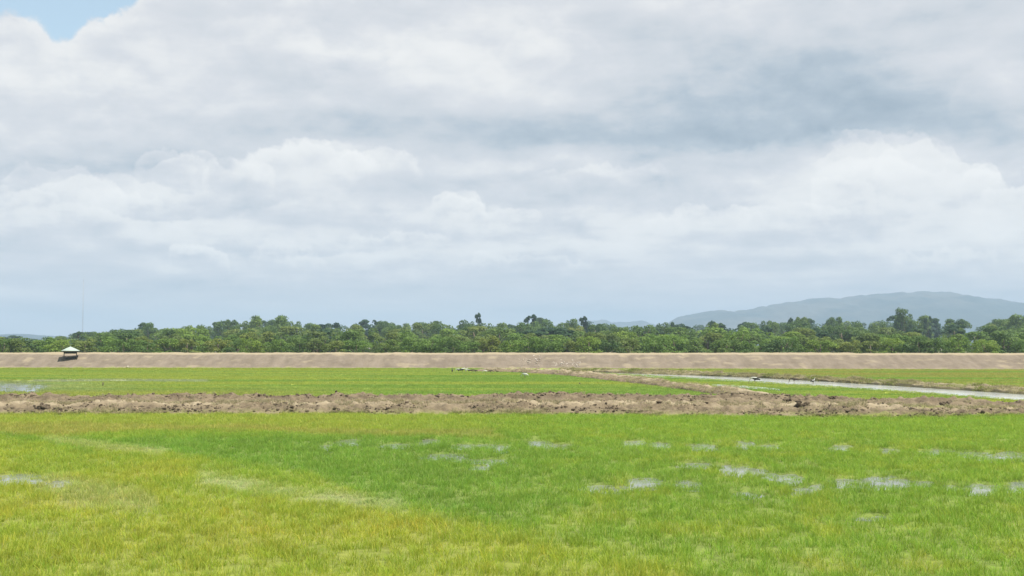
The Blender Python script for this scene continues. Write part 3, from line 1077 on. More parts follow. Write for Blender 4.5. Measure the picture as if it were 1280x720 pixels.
def hill(name, prof, D, depth, seed, nx=220, ny=40, top_px=None):
    """Ridge whose crest is seen along prof = [(px, py)] at distance D."""
    pxs = np.linspace(prof[0][0], prof[-1][0], nx)
    pys = np.interp(pxs, [p[0] for p in prof], [p[1] for p in prof])
    ker = np.exp(-np.linspace(-2, 2, 5) ** 2); ker /= ker.sum()
    pys = np.convolve(np.pad(pys, 2, mode='edge'), ker, 'valid') + (fbm(pxs * 0.12, pxs * 0, seed + 60, 4) - 0.5) * 3.4
    x = np.array([at_y(a, b_, D)[0] for a, b_ in zip(pxs, pys)])
    hgt = np.array([at_y(a, b_, D)[2] for a, b_ in zip(pxs, pys)])
    t = np.linspace(-1, 1, ny)
    X = x[:, None] + 0 * t[None]
    Y = D + t[None] * depth + 0 * X
    env = np.maximum(0, 1 - np.abs(t)) ** 0.85
    rid = fbm(X / 420, Y / 420, seed, 5) - 0.5
    spur = 1 - np.abs(2 * fbm(X / 300 + Y / 900, Y / 1500, seed + 5, 4) - 1)
    Z = hgt[:, None] * env[None] * (1 + (0.55 * rid + 0.45 * (spur - 0.7)) * np.minimum(1, np.abs(t) * 3)[None])
    Z = np.where(np.abs(t)[None] > 0.985, -8, Z)
    i = np.arange(nx - 1)[:, None] * ny + np.arange(ny - 1)[None]
    F = np.stack([i, i + ny, i + ny + 1, i + 1], -1).reshape(-1, 4)
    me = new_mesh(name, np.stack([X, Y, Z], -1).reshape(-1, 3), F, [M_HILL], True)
    return tag(link(name, me), kind='structure')


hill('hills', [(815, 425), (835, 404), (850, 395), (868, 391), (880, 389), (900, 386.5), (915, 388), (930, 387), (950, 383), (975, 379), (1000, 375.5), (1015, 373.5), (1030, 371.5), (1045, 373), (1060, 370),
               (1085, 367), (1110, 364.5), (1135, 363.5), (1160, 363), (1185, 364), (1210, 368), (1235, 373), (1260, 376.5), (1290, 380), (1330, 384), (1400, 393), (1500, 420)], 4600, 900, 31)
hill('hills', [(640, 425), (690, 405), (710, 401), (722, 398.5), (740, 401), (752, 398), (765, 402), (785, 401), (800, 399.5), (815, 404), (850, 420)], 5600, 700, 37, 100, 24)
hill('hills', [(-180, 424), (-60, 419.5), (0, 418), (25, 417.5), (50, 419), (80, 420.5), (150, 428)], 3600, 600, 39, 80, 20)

# ------------------------------------------------------------------ pavilion
M_ROOF = simple('roof_sheet', (0.32, 0.38, 0.33), 0.7, 0.06, 3.0)
M_WOOD = simple('dark_wood', (0.075, 0.06, 0.045), 0.85, 0.25, 5.0)
M_NET = simple('dark_panel', (0.03, 0.045, 0.035), 0.9, 0.2, 8.0)
HD = 204.9
hx, hy, hz = at_y(88, 438.8, HD)          # eave height
gz = surf_z(LX, LY, LZ, hx, HD)
pav = empty('pavilion', (hx, HD, gz), R(22))
tag(pav, 'small open pavilion with pale green pyramid roof standing on the levee slope', 'pavilion')
ez = hz - gz
def pyramid(mb, w, z0, z1, th):
    r = w / 2
    b = len(mb.v)
    ring = lambda q, z: [(-q, -q, z), (q, -q, z), (q, q, z), (-q, q, z)]
    mb.v += ring(r, z0) + ring(r, z0 + th) + ring(r * 0.5, z0 + (z1 - z0) * 0.62) + ring(r * 0.1, z1)
    for k in range(3):
        for i in range(4):
            mb.f.append((b + 4 * k + i, b + 4 * k + (i + 1) % 4, b + 4 * k + 4 + (i + 1) % 4, b + 4 * k + 4 + i))
    mb.f += [(b + 3, b + 2, b + 1, b), (b + 12, b + 13, b + 14, b + 15)]
mb = MB(); pyramid(mb, 3.25, ez, ez + 0.78, 0.07); rf = mb.build('roof', M_ROOF, pav)
mb = MB(); mb.tube([(0, 0, ez + 0.76), (0, 0, ez + 0.95)], [0.12, 0.03], 8); mb.build('finial', M_ROOF, rf)
for sx in (-1, 1):
    for sy in (-1, 1):
        mb = MB(); x0, y0 = 1.08 * sx, 1.08 * sy
        g2 = surf_z(LX, LY, LZ, hx + x0, HD + y0) - gz
        mb.tube([(x0, y0, min(g2, 0) - 0.4), (x0, y0, ez - 0.01)], 0.07, 8); mb.build('post', M_WOOD, pav)
mb = MB()
for s in (-1, 1):
    mb.box(-1.3, 1.3, 1.22 * s - 0.05, 1.22 * s + 0.05, ez - 0.22, ez - 0.02)
    mb.box(1.22 * s - 0.05, 1.22 * s + 0.05, -1.165, 1.165, ez - 0.215, ez - 0.025)
mb.build('roof_beam', M_WOOD, pav)
mb = MB(); mb.box(-1.16, 1.16, 0.98, 1.02, ez - 0.5, ez - 0.225); mb.build('back_panel', M_NET, pav)
mb = MB(); mb.box(-1.35, 1.35, -1.1, 1.3, 0.42, 0.5); mb.build('platform', M_WOOD, pav)

# ------------------------------------------------------------------ mast
M_STEEL = simple('mast_steel', (0.30, 0.31, 0.33), 0.6, 0.1, 1.0)
MD = 900
mx_, my_, mz = at_y(104.5, 345, MD)
mast = empty('radio_mast', (mx_, MD, -0.3))
tag(mast, 'thin tall lattice radio mast rising faintly above the wood beyond the pavilion', 'radio mast')
mb = MB()
w = 0.42
legs = [(w * math.cos(a), w * math.sin(a)) for a in (0.3, 0.3 + 2.094, 0.3 + 4.189)]
for lx, ly in legs:
    mb.tube([(lx, ly, 0), (lx, ly, mz - 4)], 0.05, 5)
nz = int((mz - 4) / 1.2)
for k in range(nz):
    z0, z1 = (mz - 4) * k / nz, (mz - 4) * (k + 1) / nz
    for i in range(3):
        a, b_ = legs[i], legs[(i + 1) % 3]
        mb.tube([(a[0], a[1], z0), (b_[0], b_[1], z1)], 0.025, 4)
mb.build('lattice', M_STEEL, mast)
mb = MB(); mb.tube([(0, 0, mz - 4.3), (0, 0, mz)], [0.08, 0.04], 6); mb.build('antenna', M_STEEL, mast)
mb = MB(); mb.box(-1, 1, -1, 1, -0.2, 0.5); mb.build('base', simple('concrete', (0.4, 0.39, 0.37)), mast)

# ------------------------------------------------------------------ birds
M_WHITE = simple('white_feather', (0.45, 0.46, 0.41), 0.8, 0.08, 8.0)
M_BLACK = simple('black_feather_and_shade', (0.02, 0.02, 0.018), 0.6, 0.3, 8.0)
M_BROWN = simple('brown_feather', (0.07, 0.055, 0.035), 0.8, 0.3, 8.0)
M_BILL = simple('bird_bill', (0.30, 0.22, 0.12), 0.5, 0.2, 8.0)


def skin_mesh(name, pts, edges, rads, mats, pick):
    me = bpy.data.meshes.new(name)
    me.from_pydata(pts, edges, [])
    o = bpy.data.objects.new(name, me)
    COL.objects.link(o)
    md = o.modifiers.new('skin', 'SKIN')
    md.use_smooth_shade = True
    for v, r in zip(me.skin_vertices[0].data, rads):
        v.radius = (r, r) if not isinstance(r, tuple) else r
        v.use_root = False
    me.skin_vertices[0].data[0].use_root = True
    sb = o.modifiers.new('sub', 'SUBSURF')
    sb.levels = sb.render_levels = 2
    dg = bpy.context.evaluated_depsgraph_get()
    m2 = bpy.data.meshes.new_from_object(o.evaluated_get(dg))
    m2.name = name
    bpy.data.objects.remove(o)
    m2.materials.clear()
    for m in mats: m2.materials.append(m)
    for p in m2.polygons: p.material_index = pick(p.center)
    return m2


def bird_meshes(name, neck, scheme):
    """Long-legged wading bird about 0.7 m tall facing +X; neck is the chain from shoulder to bill base."""
    pts = [(0, 0, 0.42), (-0.17, 0, 0.41), (-0.30, 0, 0.36), (-0.41, 0, 0.31), (0.13, 0, 0.46)]
    rad = [(0.105, 0.125), (0.10, 0.11), (0.06, 0.06), (0.022, 0.03), (0.07, 0.085)]
    ed = [(0, 1), (1, 2), (2, 3), (0, 4)]
    last = 4
    for p, r in neck:
        pts.append(p); rad.append(r); ed.append((last, len(pts) - 1)); last = len(pts) - 1
    for s in (-1, 1):
        b = len(pts)
        pts += [(-0.03, 0.055 * s, 0.33), (0.02, 0.06 * s, 0.235), (-0.035, 0.06 * s, 0.13), (-0.02, 0.06 * s, 0.015), (0.05, 0.062 * s, 0.008)]
        rad += [0.045, 0.02, 0.013, 0.011, 0.009]
        ed += [(0, b), (b, b + 1), (b + 1, b + 2), (b + 2, b + 3), (b + 3, b + 4)]

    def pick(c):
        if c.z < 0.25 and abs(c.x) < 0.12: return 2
        if scheme == 'pied_belly_shade': return 1 if (c.x < -0.16) or (c.x < 0.16 and c.z < 0.465) else 0  # black wings and tail; belly shade painted black along the underside too
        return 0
    body = {'pied_belly_shade': M_WHITE, 'white': M_WHITE, 'dark': M_BLACK, 'brown': M_BROWN}[scheme]
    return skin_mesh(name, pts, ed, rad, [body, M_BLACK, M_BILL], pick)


NECK_UP = [((0.20, 0, 0.56), 0.04), ((0.17, 0, 0.66), 0.032), ((0.22, 0, 0.74), 0.034), ((0.28, 0, 0.745), 0.03)]
NECK_DN = [((0.27, 0, 0.47), 0.042), ((0.36, 0, 0.36), 0.034), ((0.39, 0, 0.24), 0.032), ((0.42, 0, 0.18), 0.028)]
BEAK_UP = [(0.29, 0, 0.742), (0.37, 0, 0.725), (0.45, 0, 0.70)]
BEAK_DN = [(0.425, 0, 0.175), (0.46, 0, 0.10), (0.48, 0, 0.03)]


def make_bird(scheme, pose):
    t = empty('bird', (0, 0, 0))
    link('body', bird_meshes('bird_body', NECK_UP if pose == 'up' else NECK_DN, scheme), t)
    mb = MB(); mb.tube(BEAK_UP if pose == 'up' else BEAK_DN, [0.018, 0.013, 0.003], 8)
    mb.build('bill', M_BILL, t, True)
    return t


BIRDS = {}
FLOCK = 'wading birds standing in the paddies'
def bird(scheme, pose, px, py, face, label, size=1.0, group=FLOCK):
    x, y = at(px, py)
    if (scheme, pose) not in BIRDS:
        BIRDS[(scheme, pose)] = t = make_bird(scheme, pose)
    else:
        t = copy_tree(BIRDS[(scheme, pose)])
    t.location = (x, y, 0.07)
    t.rotation_euler = (0, 0, R(face))
    t.scale = (size * 1.2,) * 3
    tag(t, label, 'bird', group)


bird('dark', 'up', 565.3, 468, 100, 'dark upright wading bird at the left end of the white and black flock', 0.95)
bird('pied_belly_shade', 'down', 573, 467, 175, 'white bird with black tail feeding, next to the dark bird at the flock\'s left end', 1.0)
bird('pied_belly_shade', 'down', 578.5, 466.6, 15, 'white and black bird in the middle of the flock, bent down feeding', 1.05)
bird('white', 'up', 582, 465.8, 200, 'all white bird in the middle of the flock, head raised', 0.85)
bird('pied_belly_shade', 'up', 585.8, 466.4, 160, 'white and black bird standing upright toward the right of the flock', 0.8)
bird('brown', 'down', 590, 467.2, 10, 'brown bird feeding at the right end of the white and black flock', 0.9)
bird('brown', 'down', 594.5, 467, 190, 'faint brown bird trailing just right of the white and black flock', 0.75)
bird('white', 'down', 606.5, 467.5, 180, 'small white bird between the flock and the two brown birds', 0.75)
bird('brown', 'down', 613, 467.8, 0, 'left of two small brown birds beside a small white one', 0.85)
bird('brown', 'up', 621, 467.4, 180, 'right of two small brown birds beside a small white one', 0.65)
bird('white', 'down', 656, 474, 150, 'lone white bird in the green paddy below the levee rubble', 1.05)
bird('pied_belly_shade', 'down', 943.5, 481, 165, 'black and white bird standing alone in green rice beside the canal', 1.15)
bird('brown', 'down', 992.5, 480.6, 170, 'dull brown bird at the canal edge between two black and white birds', 1.0)
bird('pied_belly_shade', 'up', 1016.5, 481.2, 20, 'small black and white bird standing at the canal edge, rightmost bird', 0.72)

# ------------------------------------------------------------------ rubble and stakes
M_RUB = simple('pale_rubble', (0.38, 0.33, 0.275), 0.95, 0.3, 2.0)
def rubble(px0, px1, py0, py1, n, size, label, white=None):
    cx, cy, cz = at_y((px0 + px1) / 2, (py0 + py1) / 2, 196)
    pts, sz = [], []
    for _ in range(n):
        px, py = RNG.uniform(px0, px1), RNG.normal((py0 + py1) / 2, (py1 - py0) / 2.8)
        # walk along the ray until it meets the levee face
        d = ray(px, py)
        for Y in np.arange(186, 206, 0.2):
            k = Y / d[1]
            if CAM_H + d[2] * k <= np.interp(Y - np.interp(d[0] * k, d0[:, 0], d0[:, 1]), [0, 1.6, 4.8, 8.8, 9.6], [0, .42, 1.2, 2.4, 2.6]): break
        s = float(np.clip(RNG.lognormal(math.log(size), 0.45), 0.05, 0.5))
        pts.append((d[0] * k, Y, CAM_H + d[2] * k)); sz.append(s)
    o0 = pts[0]
    o = link('rubble_heap', blobs_mesh('rubble_heap', [(a - o0[0], b_ - o0[1], c - o0[2]) for a, b_, c in pts], sz, M_RUB, 0.6), loc=o0)
    tag(o, label, 'rubble', 'pale rubble on the levee')


rubble(648, 676, 446, 457, 90, 0.12, 'scattered pale stones and broken earth on the levee, left rubble patch')
rubble(690, 726, 452, 457.5, 170, 0.12, 'dense low patch of pale rubble on the lower levee slope, right of scattered stones')
def stone(px, py, s, label, m, nm='stone'):
    x, y = at(px, py)
    o = link(nm, blobs_mesh(nm, [(0, 0, s * .35)], [s], m, 1.0), loc=(x, y, 0))
    tag(o, label, 'stone')


stone(160, 459.8, 0.32, 'small pale stone at the foot of the levee, right of the pavilion', M_RUB)
stone(725, 481, 0.2, 'small dark stone in green rice left of the spoil bank', M_CLOD)
x, y = at(128.5, 483)
mb = MB(); mb.tube([(0, 0, -0.1), (0.02, 0, 0.42)], [0.06, 0.05], 8)
tag(mb.build('stake', M_WOOD), 'short dark wooden stake in the paddy below the pavilion', 'stake')
S.objects['stake'].location = (x, y, 0)

# ------------------------------------------------------------------ haze
HZ = MB()
HZ.box(-9500, 9500, -2500, 9500, -10.0, 262.0)
m, nt, out = mat('haze_air')
pv = N(nt, 'ShaderNodeVolumePrincipled')
pv.inputs['Color'].default_value = (0.455, 0.60, 0.77, 1)
pv.inputs['Density'].default_value = 0.00022
pv.inputs['Anisotropy'].default_value = 0.0
nt.links.new(pv.outputs[0], out.inputs['Volume'])
hz_o = HZ.build('haze', m)
tag(hz_o, 'thin bluish haze over the fields and hills', 'haze', kind='stuff')

# ------------------------------------------------------------------ light
SUN = Vector((0.36, -0.20, 0.91)).normalized()
el, azm = math.asin(SUN.z), math.atan2(SUN.x, SUN.y)
sd = bpy.data.lights.new('sun', 'SUN')
sd.energy = 4.0
sd.angle = R(1.5)
sd.color = (1.0, 0.955, 0.88)
so = bpy.data.objects.new('sun', sd)
so.rotation_euler = SUN.to_track_quat('Z', 'Y').to_euler()
so.location = (0, 0, 300)
COL.objects.link(so)

# ------------------------------------------------------------------ sky
W = bpy.data.worlds.new('World')
S.world = W
W.use_nodes = True
nt = W.node_tree
nt.nodes.clear()
STR = 0.1
GAIN = 1.0 / (2 ** EXPO) / STR


def lin(c): return tuple(((v / 255 + 0.055) / 1.055) ** 2.4 if v > 10 else v / 255 / 12.92 for v in c)
def skyc(c): return tuple(v * GAIN for v in lin(c))


def val(v):
    n_ = nt.nodes.new('ShaderNodeValue'); n_.outputs[0].default_value = v; return n_.outputs[0]


def mth(op, a, b=None, c=None, clamp=False):
    n_ = nt.nodes.new('ShaderNodeMath')
    n_.operation = op
    n_.use_clamp = clamp
    for i, v in enumerate((a, b, c)):
        if v is None: continue
        if hasattr(v, 'is_linked'): nt.links.new(v, n_.inputs[i])
        else: n_.inputs[i].default_value = v
    return n_.outputs[0]


def sstep(x, a, b):
    n_ = nt.nodes.new('ShaderNodeMapRange')
    n_.interpolation_type = 'SMOOTHSTEP'
    nt.links.new(x, n_.inputs[0])
    n_.inputs[1].default_value = a
    n_.inputs[2].default_value = b
    return n_.outputs[0]


tc = nt.nodes.new('ShaderNodeTexCoord')
sep = nt.nodes.new('ShaderNodeSeparateXYZ')
nt.links.new(tc.outputs['Generated'], sep.inputs[0])
dx, dy, dz = sep.outputs
azi = mth('ARCTAN2', dx, dy)                       # azimuth, 0 = straight ahead
hor = mth('SQRT', mth('ADD', mth('MULTIPLY', dx, dx), mth('MULTIPLY', dy, dy)))
ele = mth('ARCTAN2', dz, hor)
# sky coordinates in milliradians: u to the right, v upward
U0 = mth('MULTIPLY', azi, 1000)
V0 = mth('MULTIPLY', ele, 1000)


def uv(px, py):
    d = ray(px, py)
    return 1000 * math.atan2(d[0], d[1]), 1000 * math.atan2(d[2], math.hypot(d[0], d[1]))


def cnoise(scale, detail, rough, stretch=2.0, seed=0.0, dist=0.0):
    mp = nt.nodes.new('ShaderNodeMapping')
    mp.inputs['Scale'].default_value = (1, 1, stretch)
    mp.inputs['Location'].default_value = (seed, seed * 0.7, seed * 1.3)
    nt.links.new(tc.outputs['Generated'], mp.inputs[0])
    n_ = nt.nodes.new('ShaderNodeTexNoise')
    n_.inputs['Scale'].default_value = scale
    n_.inputs['Detail'].default_value = detail
    n_.inputs['Roughness'].default_value = rough
    n_.inputs['Distortion'].default_value = dist
    nt.links.new(mp.outputs[0], n_.inputs['Vector'])
    return mth('SUBTRACT', n_.outputs[0], 0.5), n_.outputs[1]


wA, _ = cnoise(7, 5, 0.55, 1.8, 3.1)
wB, _ = cnoise(7, 5, 0.55, 1.8, 9.7)
fine, _ = cnoise(16, 9, 0.62, 2.2, 5.3, 0.3)
puff, _ = cnoise(30, 8, 0.58, 1.3, 7.9, 0.2)
streak, _ = cnoise(6, 8, 0.6, 9.0, 2.2)
U = mth('ADD', U0, mth('MULTIPLY', wA, 150))
V = mth('ADD', V0, mth('MULTIPLY', wB, 62))

# broad light and shade of the cloud deck (centre px, py, half sizes px, amount)
BL = [(650, 45, 130, 50, .20), (330, 35, 110, 40, .16), (190, 75, 110, 35, .10), (30, 70, 60, 40, .14), (520, 105, 150, 36, .10), (1240, 115, 60, 55, .14), (930, 15, 130, 22, .04),
      (1010, 108, 165, 46, -.40), (860, 162, 170, 20, -.26), (620, 160, 180, 18, -.20), (400, 160, 120, 16, -.12), (300, 150, 80, 20, -.08), (1120, 150, 120, 28, -.22), (820, 45, 60, 18, -.10),
      (170, 192, 120, 14, -.12), (150, 115, 150, 40, .08), (60, 165, 80, 20, .06), (30, 205, 60, 14, -.10), (1250, 172, 50, 14, -.20), (660, 226, 100, 6, -.16), (760, 212, 200, 16, .05), (420, 210, 150, 22, .05), (1110, 215, 80, 36, .12),
      (640, 300, 300, 14, .05), (200, 285, 160, 8, -.10), (560, 268, 160, 8, -.08), (1000, 290, 200, 14, .05), (80, 310, 140, 14, -.08), (640, 388, 1000, 30, -.08), (40, 360, 200, 40, -.06)]
tot = val(0.62)
for cx, cy, sx, sy, am in BL:
    cu, cv = uv(cx, cy)
    su, sv = sx * 0.70, sy * 0.70
    a = mth('MULTIPLY', mth('SUBTRACT', U, cu), 1 / su)
    b_ = mth('MULTIPLY', mth('SUBTRACT', V, cv), 1 / sv)
    q = mth('ADD', mth('MULTIPLY', a, a), mth('MULTIPLY', b_, b_))
    g = mth('EXPONENT', mth('MULTIPLY', q, -0.6))
    tot = mth('MULTIPLY_ADD', g, am, tot)


def emboss(scale, detail, rough, stretch, seed, dv):
    """Billows lit from above: a noise field minus the same field a little higher up the sky."""
    outs = []
    for k in (0.0, dv):
        vm = nt.nodes.new('ShaderNodeVectorMath')
        vm.operation = 'ADD'
        nt.links.new(tc.outputs['Generated'], vm.inputs[0])
        vm.inputs[1].default_value = (k * 0.35, 0, k)
        mp = nt.nodes.new('ShaderNodeMapping')
        mp.inputs['Scale'].default_value = (1, 1, stretch)
        mp.inputs['Location'].default_value = (seed, seed * 0.6, seed * 1.7)
        nt.links.new(vm.outputs[0], mp.inputs[0])
        n_ = nt.nodes.new('ShaderNodeTexNoise')
        n_.inputs['Scale'].default_value = scale
        n_.inputs['Detail'].default_value = detail
        n_.inputs['Roughness'].default_value = rough
        n_.inputs['Distortion'].default_value = 0.25
        nt.links.new(mp.outputs[0], n_.inputs['Vector'])
        outs.append(n_.outputs[0])
    return mth('SUBTRACT', outs[0], outs[1])


hi_damp = sstep(V0, 60, 190)
mid = sstep(V0, 25, 110)
where, _ = cnoise(4.5, 3, 0.5, 1.6, 31.0)
lump = mth('MULTIPLY_ADD', where, 2.6, 0.75, clamp=True)
emb1 = emboss(9, 6, 0.52, 1.9, 12.4, 0.028)
emb2 = emboss(22, 7, 0.56, 1.8, 4.4, 0.011)
emb3 = emboss(7, 7, 0.58, 6.0, 8.8, 0.012)
tot = mth('ADD', tot, mth('MULTIPLY', emb3, mth('MULTIPLY_ADD', hi_damp, -0.3, 0.5)))
tot = mth('ADD', tot, mth('MULTIPLY', fine, mth('MULTIPLY_ADD', mid, 0.16, 0.16)))
tot = mth('ADD', tot, mth('MULTIPLY', streak, mth('MULTIPLY_ADD', hi_damp, -0.14, 0.42)))
tot = mth('ADD', tot, mth('MULTIPLY', emb1, mth('MULTIPLY', mth('MULTIPLY_ADD', hi_damp, 0.35, 0.40), mid)))
tot = mth('ADD', tot, mth('MULTIPLY', emb2, mth('MULTIPLY', mth('MULTIPLY', lump, mid), 0.65)))


def bank(prof, edge_amp, soft, fade, gain, tot, seed, cut=0.15, sharp=()):
    """A row of cumulus: billowing tops along prof, light just below them, fading downward."""
    fc = nt.nodes.new('ShaderNodeFloatCurve')
    pts = [uv(*p) for p in prof]
    u0, u1 = -520.0, 520.0
    cm = fc.mapping.curves[0].points
    pr = [((min(max((u - u0) / (u1 - u0), 0), 1)), v / 400.0) for u, v in pts]
    while len(cm) < len(pr): cm.new(0.5, 0.5)
    for q, (a, b_) in zip(cm, pr):
        q.location = (a, b_)
        q.handle_type = 'AUTO_CLAMPED'
    fc.mapping.update()
    nt.links.new(mth('DIVIDE', mth('SUBTRACT', U0, u0), u1 - u0, clamp=True), fc.inputs['Value'])
    e1, _ = cnoise(9, 4, 0.5, 1.0, seed)
    e2, _ = cnoise(40, 8, 0.62, 1.0, seed + 4)
    edge = mth('ADD', mth('MULTIPLY', fc.outputs[0], 400.0), mth('ADD', mth('MULTIPLY', e1, edge_amp * 1.2), mth('MULTIPLY', e2, edge_amp)))
    dep = mth('SUBTRACT', edge, V0)                       # > 0 inside the bank
    patch, _ = cnoise(6.5, 3, 0.5, 1.0, seed + 8)
    raw = mth('MULTIPLY_ADD', patch, 3.2, cut + 0.5)
    for (sx0, swd, sam) in sharp:
        a = mth('MULTIPLY', mth('SUBTRACT', U0, uv(sx0, 200)[0]), 1.0 / (swd * 0.7))
        raw = mth('MULTIPLY_ADD', mth('EXPONENT', mth('MULTIPLY', mth('MULTIPLY', a, a), -1.0)), sam, raw)
    crisp = mth('MINIMUM', mth('MAXIMUM', raw, 0.0), 1.0)     # 1 = sharp bright top, 0 = melts away
    sf = mth('MULTIPLY_ADD', crisp, -soft * 3.5, soft * 4.5)
    t_ = mth('DIVIDE', dep, sf, clamp=True)
    al = mth('MULTIPLY', mth('MULTIPLY', t_, t_), mth('MULTIPLY_ADD', t_, -2.0, 3.0))
    fd = mth('EXPONENT', mth('MULTIPLY', mth('MAXIMUM', dep, 0.0), -1.0 / fade))
    amt = mth('MULTIPLY', mth('MULTIPLY', al, fd), mth('MULTIPLY_ADD', crisp, 0.75, 0.25))
    return mth('MULTIPLY_ADD', amt, gain, tot), al


tot, _ = bank([(-100, 120), (0, 90), (120, 100), (250, 60), (330, 40), (420, 70), (520, 30), (640, 20), (720, 45), (800, 10), (900, 0), (1100, 60), (1180, 85), (1250, 70), (1400, 80)],
              30, 8, 40, 0.14, tot, 121.0, 0.0)
tot, _ = bank([(-100, 220), (0, 232), (60, 215), (180, 205), (215, 190), (260, 186), (285, 205), (320, 192), (380, 180), (470, 184), (560, 192), (640, 190), (760, 187), (850, 184), (960, 178), (1040, 166), (1150, 166), (1190, 190), (1225, 200), (1280, 186), (1400, 190)],
              26, 2.6, 42, 0.30, tot, 21.0, -0.2, ((230, 60, .8), (390, 100, 1.0), (1100, 90, 1.0), (1225, 25, .6), (700, 120, .25)))
tot, _ = bank([(-100, 230), (0, 235), (60, 228), (130, 215), (200, 232), (260, 240), (340, 222), (440, 228), (520, 240), (640, 232), (760, 240), (860, 222), (960, 232), (1040, 195), (1100, 188), (1170, 205), (1215, 206), (1235, 196), (1260, 222), (1400, 225)],
              24, 3.0, 30, 0.22, tot, 143.0, -0.15, ((50, 60, .8), (150, 40, .9), (1090, 70, .9), (1228, 22, 1.0)))
tot, _ = bank([(-100, 300), (0, 262), (100, 250), (200, 275), (300, 262), (400, 250), (520, 262), (552, 246), (575, 236), (598, 240), (615, 265), (700, 250), (850, 262), (1000, 250), (1100, 245), (1200, 255), (1400, 250)],
              18, 3.0, 26, 0.22, tot, 43.0, -0.1, ((580, 35, 1.0), (150, 80, .5), (900, 120, .5)))
tot, _ = bank([(-100, 345), (0, 322), (150, 310), (220, 304), (270, 308), (330, 322), (500, 310), (640, 300), (800, 296), (1000, 305), (1200, 290), (1400, 315)],
              14, 3.5, 18, 0.20, tot, 63.0, 0.0, ((240, 40, 1.0), (420, 60, .5), (1130, 80, .6)))
e3, _ = cnoise(48, 8, 0.6, 1.0, 77.0)
e4, _ = cnoise(16, 4, 0.5, 1.0, 87.0)
rag = mth('ADD', mth('MULTIPLY', e3, 36.0), mth('MULTIPLY', e4, 40.0))
# single cumulus heads: centre px, foot py, half width px, height px, brightness, fade px
PUFFS = [(215, 212, 46, 24, .22, 30), (80, 236, 70, 22, .20, 26), (20, 258, 50, 18, .16, 24), (150, 250, 50, 20, .16, 24), (385, 214, 95, 34, .24, 34), (470, 206, 60, 18, .18, 24), (300, 226, 46, 28, .18, 26),
         (572, 252, 34, 15, .26, 18), (620, 268, 60, 12, .16, 18), (250, 322, 36, 14, .24, 16), (360, 318, 50, 10, .14, 14), (1075, 210, 54, 42, .14, 40), (1145, 215, 52, 46, .15, 44), (1050, 240, 40, 24, .16, 26),
         (1228, 222, 20, 22, .28, 20), (1275, 248, 40, 18, .2, 22), (760, 224, 90, 14, .16, 18), (880, 270, 80, 14, .18, 18), (990, 262, 70, 14, .16, 18), (500, 300, 70, 10, .14, 14), (1180, 320, 60, 8, .14, 12), (660, 330, 90, 8, .12, 12),
         (20, 60, 56, 42, .16, 40), (150, 60, 60, 34, .14, 36), (690, 80, 70, 60, .14, 50), (560, 100, 80, 50, .12, 44), (330, 60, 80, 44, .12, 40), (1250, 130, 60, 50, .14, 44), (745, 105, 22, 10, .16, 12)]
for cx, fy, hw, hh, am, fdp in PUFFS:
    cu, cv = uv(cx, fy)
    a = mth('MULTIPLY', mth('SUBTRACT', mth('ADD', U0, mth('MULTIPLY', e4, 20.0)), cu), 1.0 / (hw * 0.72))
    arch = mth('SQRT', mth('MAXIMUM', mth('SUBTRACT', 1.0, mth('MULTIPLY', a, a)), 0.0))
    dp = mth('ADD', mth('SUBTRACT', mth('MULTIPLY_ADD', arch, hh * 0.72, cv), V0), rag)
    al_ = mth('MULTIPLY', mth('MINIMUM', mth('MAXIMUM', mth('MULTIPLY', dp, 1 / (3.4 if fy > 150 else 7.0)), 0.0), 1.0), sstep(arch, 0.12, 0.6))
    fd_ = mth('EXPONENT', mth('MULTIPLY', mth('MAXIMUM', dp, 0.0), -1.0 / (fdp * 0.62)))
    under = mth('MULTIPLY', al_, mth('SUBTRACT', fd_, 0.22))
    # the grey belly fades out again lower down
    und = mth('MULTIPLY', under, sstep(dp, fdp * 2.2, fdp * 0.9))
    tot = mth('MULTIPLY_ADD', und, am * (2.0 if fy > 150 else 1.1), tot)
cloud_stops = [(0.0, skyc((160, 176, 191))), (0.30, skyc((184, 196, 208))), (0.55, skyc((210, 215, 222))), (0.78, skyc((224, 226, 231))), (1.0, skyc((242, 242, 242))), (1.4, skyc((255, 254, 252)))]

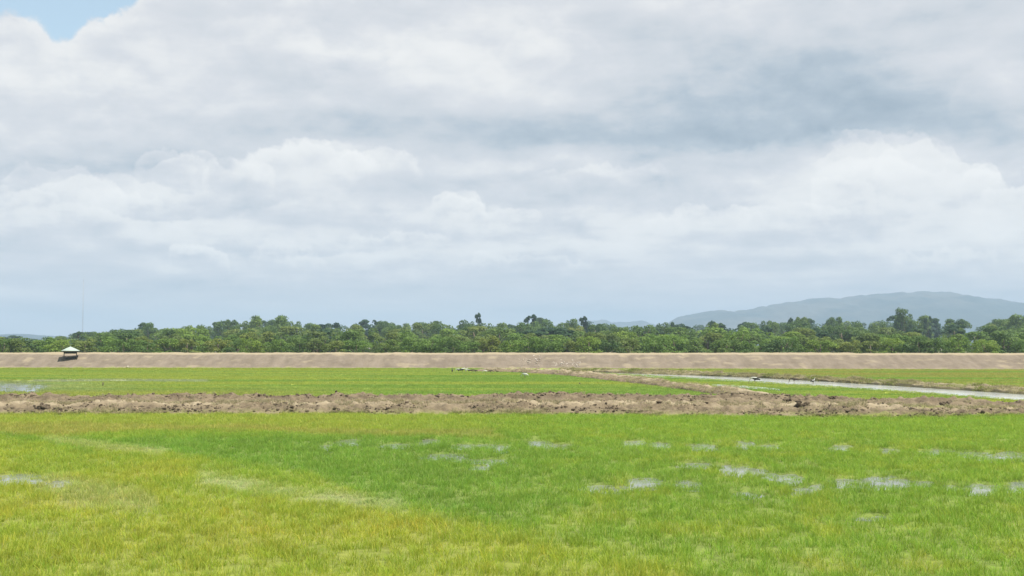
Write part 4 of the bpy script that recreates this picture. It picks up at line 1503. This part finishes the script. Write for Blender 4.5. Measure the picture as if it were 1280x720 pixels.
sk = nt.nodes.new('ShaderNodeTexSky')
sk.sky_type = 'NISHITA'
sk.sun_disc = False
sk.sun_elevation = el
sk.sun_rotation = azm
sk.air_density = 1.0
sk.dust_density = 1.0
sk.ozone_density = 2.0
# cloud edge against the blue gap at the upper left, and broken cover overhead
fcg = [(-100, 2), (0, 10), (30, 8), (54, 20), (70, 38), (96, 30), (110, 16), (148, 12), (166, 3), (178, -14), (260, -60), (400, -110)]
gap, galpha = bank(fcg + [(1400, -120)], 34, 6.0, 22, 0.26, tot, 81.0, 0.1, ((20, 40, .6), (120, 30, .5)))
lowg = mth('MULTIPLY_ADD', sstep(V0, 170, 60), 0.9, 1.0)
gap = mth('MULTIPLY_ADD', mth('SUBTRACT', gap, 0.60), lowg, 0.635)
cloud = ramp(nt, mth('MULTIPLY', gap, 0.7), [(p * 0.7, c) for p, c in cloud_stops])
high = sstep(V0, 330, 520)
ov, _ = cnoise(2.2, 6, 0.55, 1.0, 15.0)
over = mth('MULTIPLY', high, sstep(ov, 0.0, 0.16))
cover = mth('MULTIPLY', mth('MAXIMUM', galpha, high), mth('SUBTRACT', 1.0, over))
clear = mixc(nt, 0.36, mixc(nt, 1.0, sk.outputs[0], (1.12, 1.16, 1.0), 'MULTIPLY'), skyc((215, 225, 232)))
final = mixc(nt, cover, clear, cloud)
bg = nt.nodes.new('ShaderNodeBackground')
bg.inputs['Strength'].default_value = STR
nt.links.new(final, bg.inputs[0])
wo = nt.nodes.new('ShaderNodeOutputWorld')
nt.links.new(bg.outputs[0], wo.inputs[0])
W.cycles.sampling_method = 'MANUAL'
W.cycles.sample_map_resolution = 512

# ------------------------------------------------------------------ render settings
vs = S.view_settings
vs.view_transform = 'Standard'
vs.look = 'None'
vs.exposure = EXPO
vs.gamma = 1.0
vs.use_curve_mapping = False
S.render.engine = 'CYCLES'
cy = S.cycles
cy.max_bounces = 6
cy.diffuse_bounces = 3
cy.glossy_bounces = 2
cy.transmission_bounces = 4
cy.transparent_max_bounces = 8
cy.volume_bounces = 1
cy.use_denoising = True
cy.use_adaptive_sampling = False
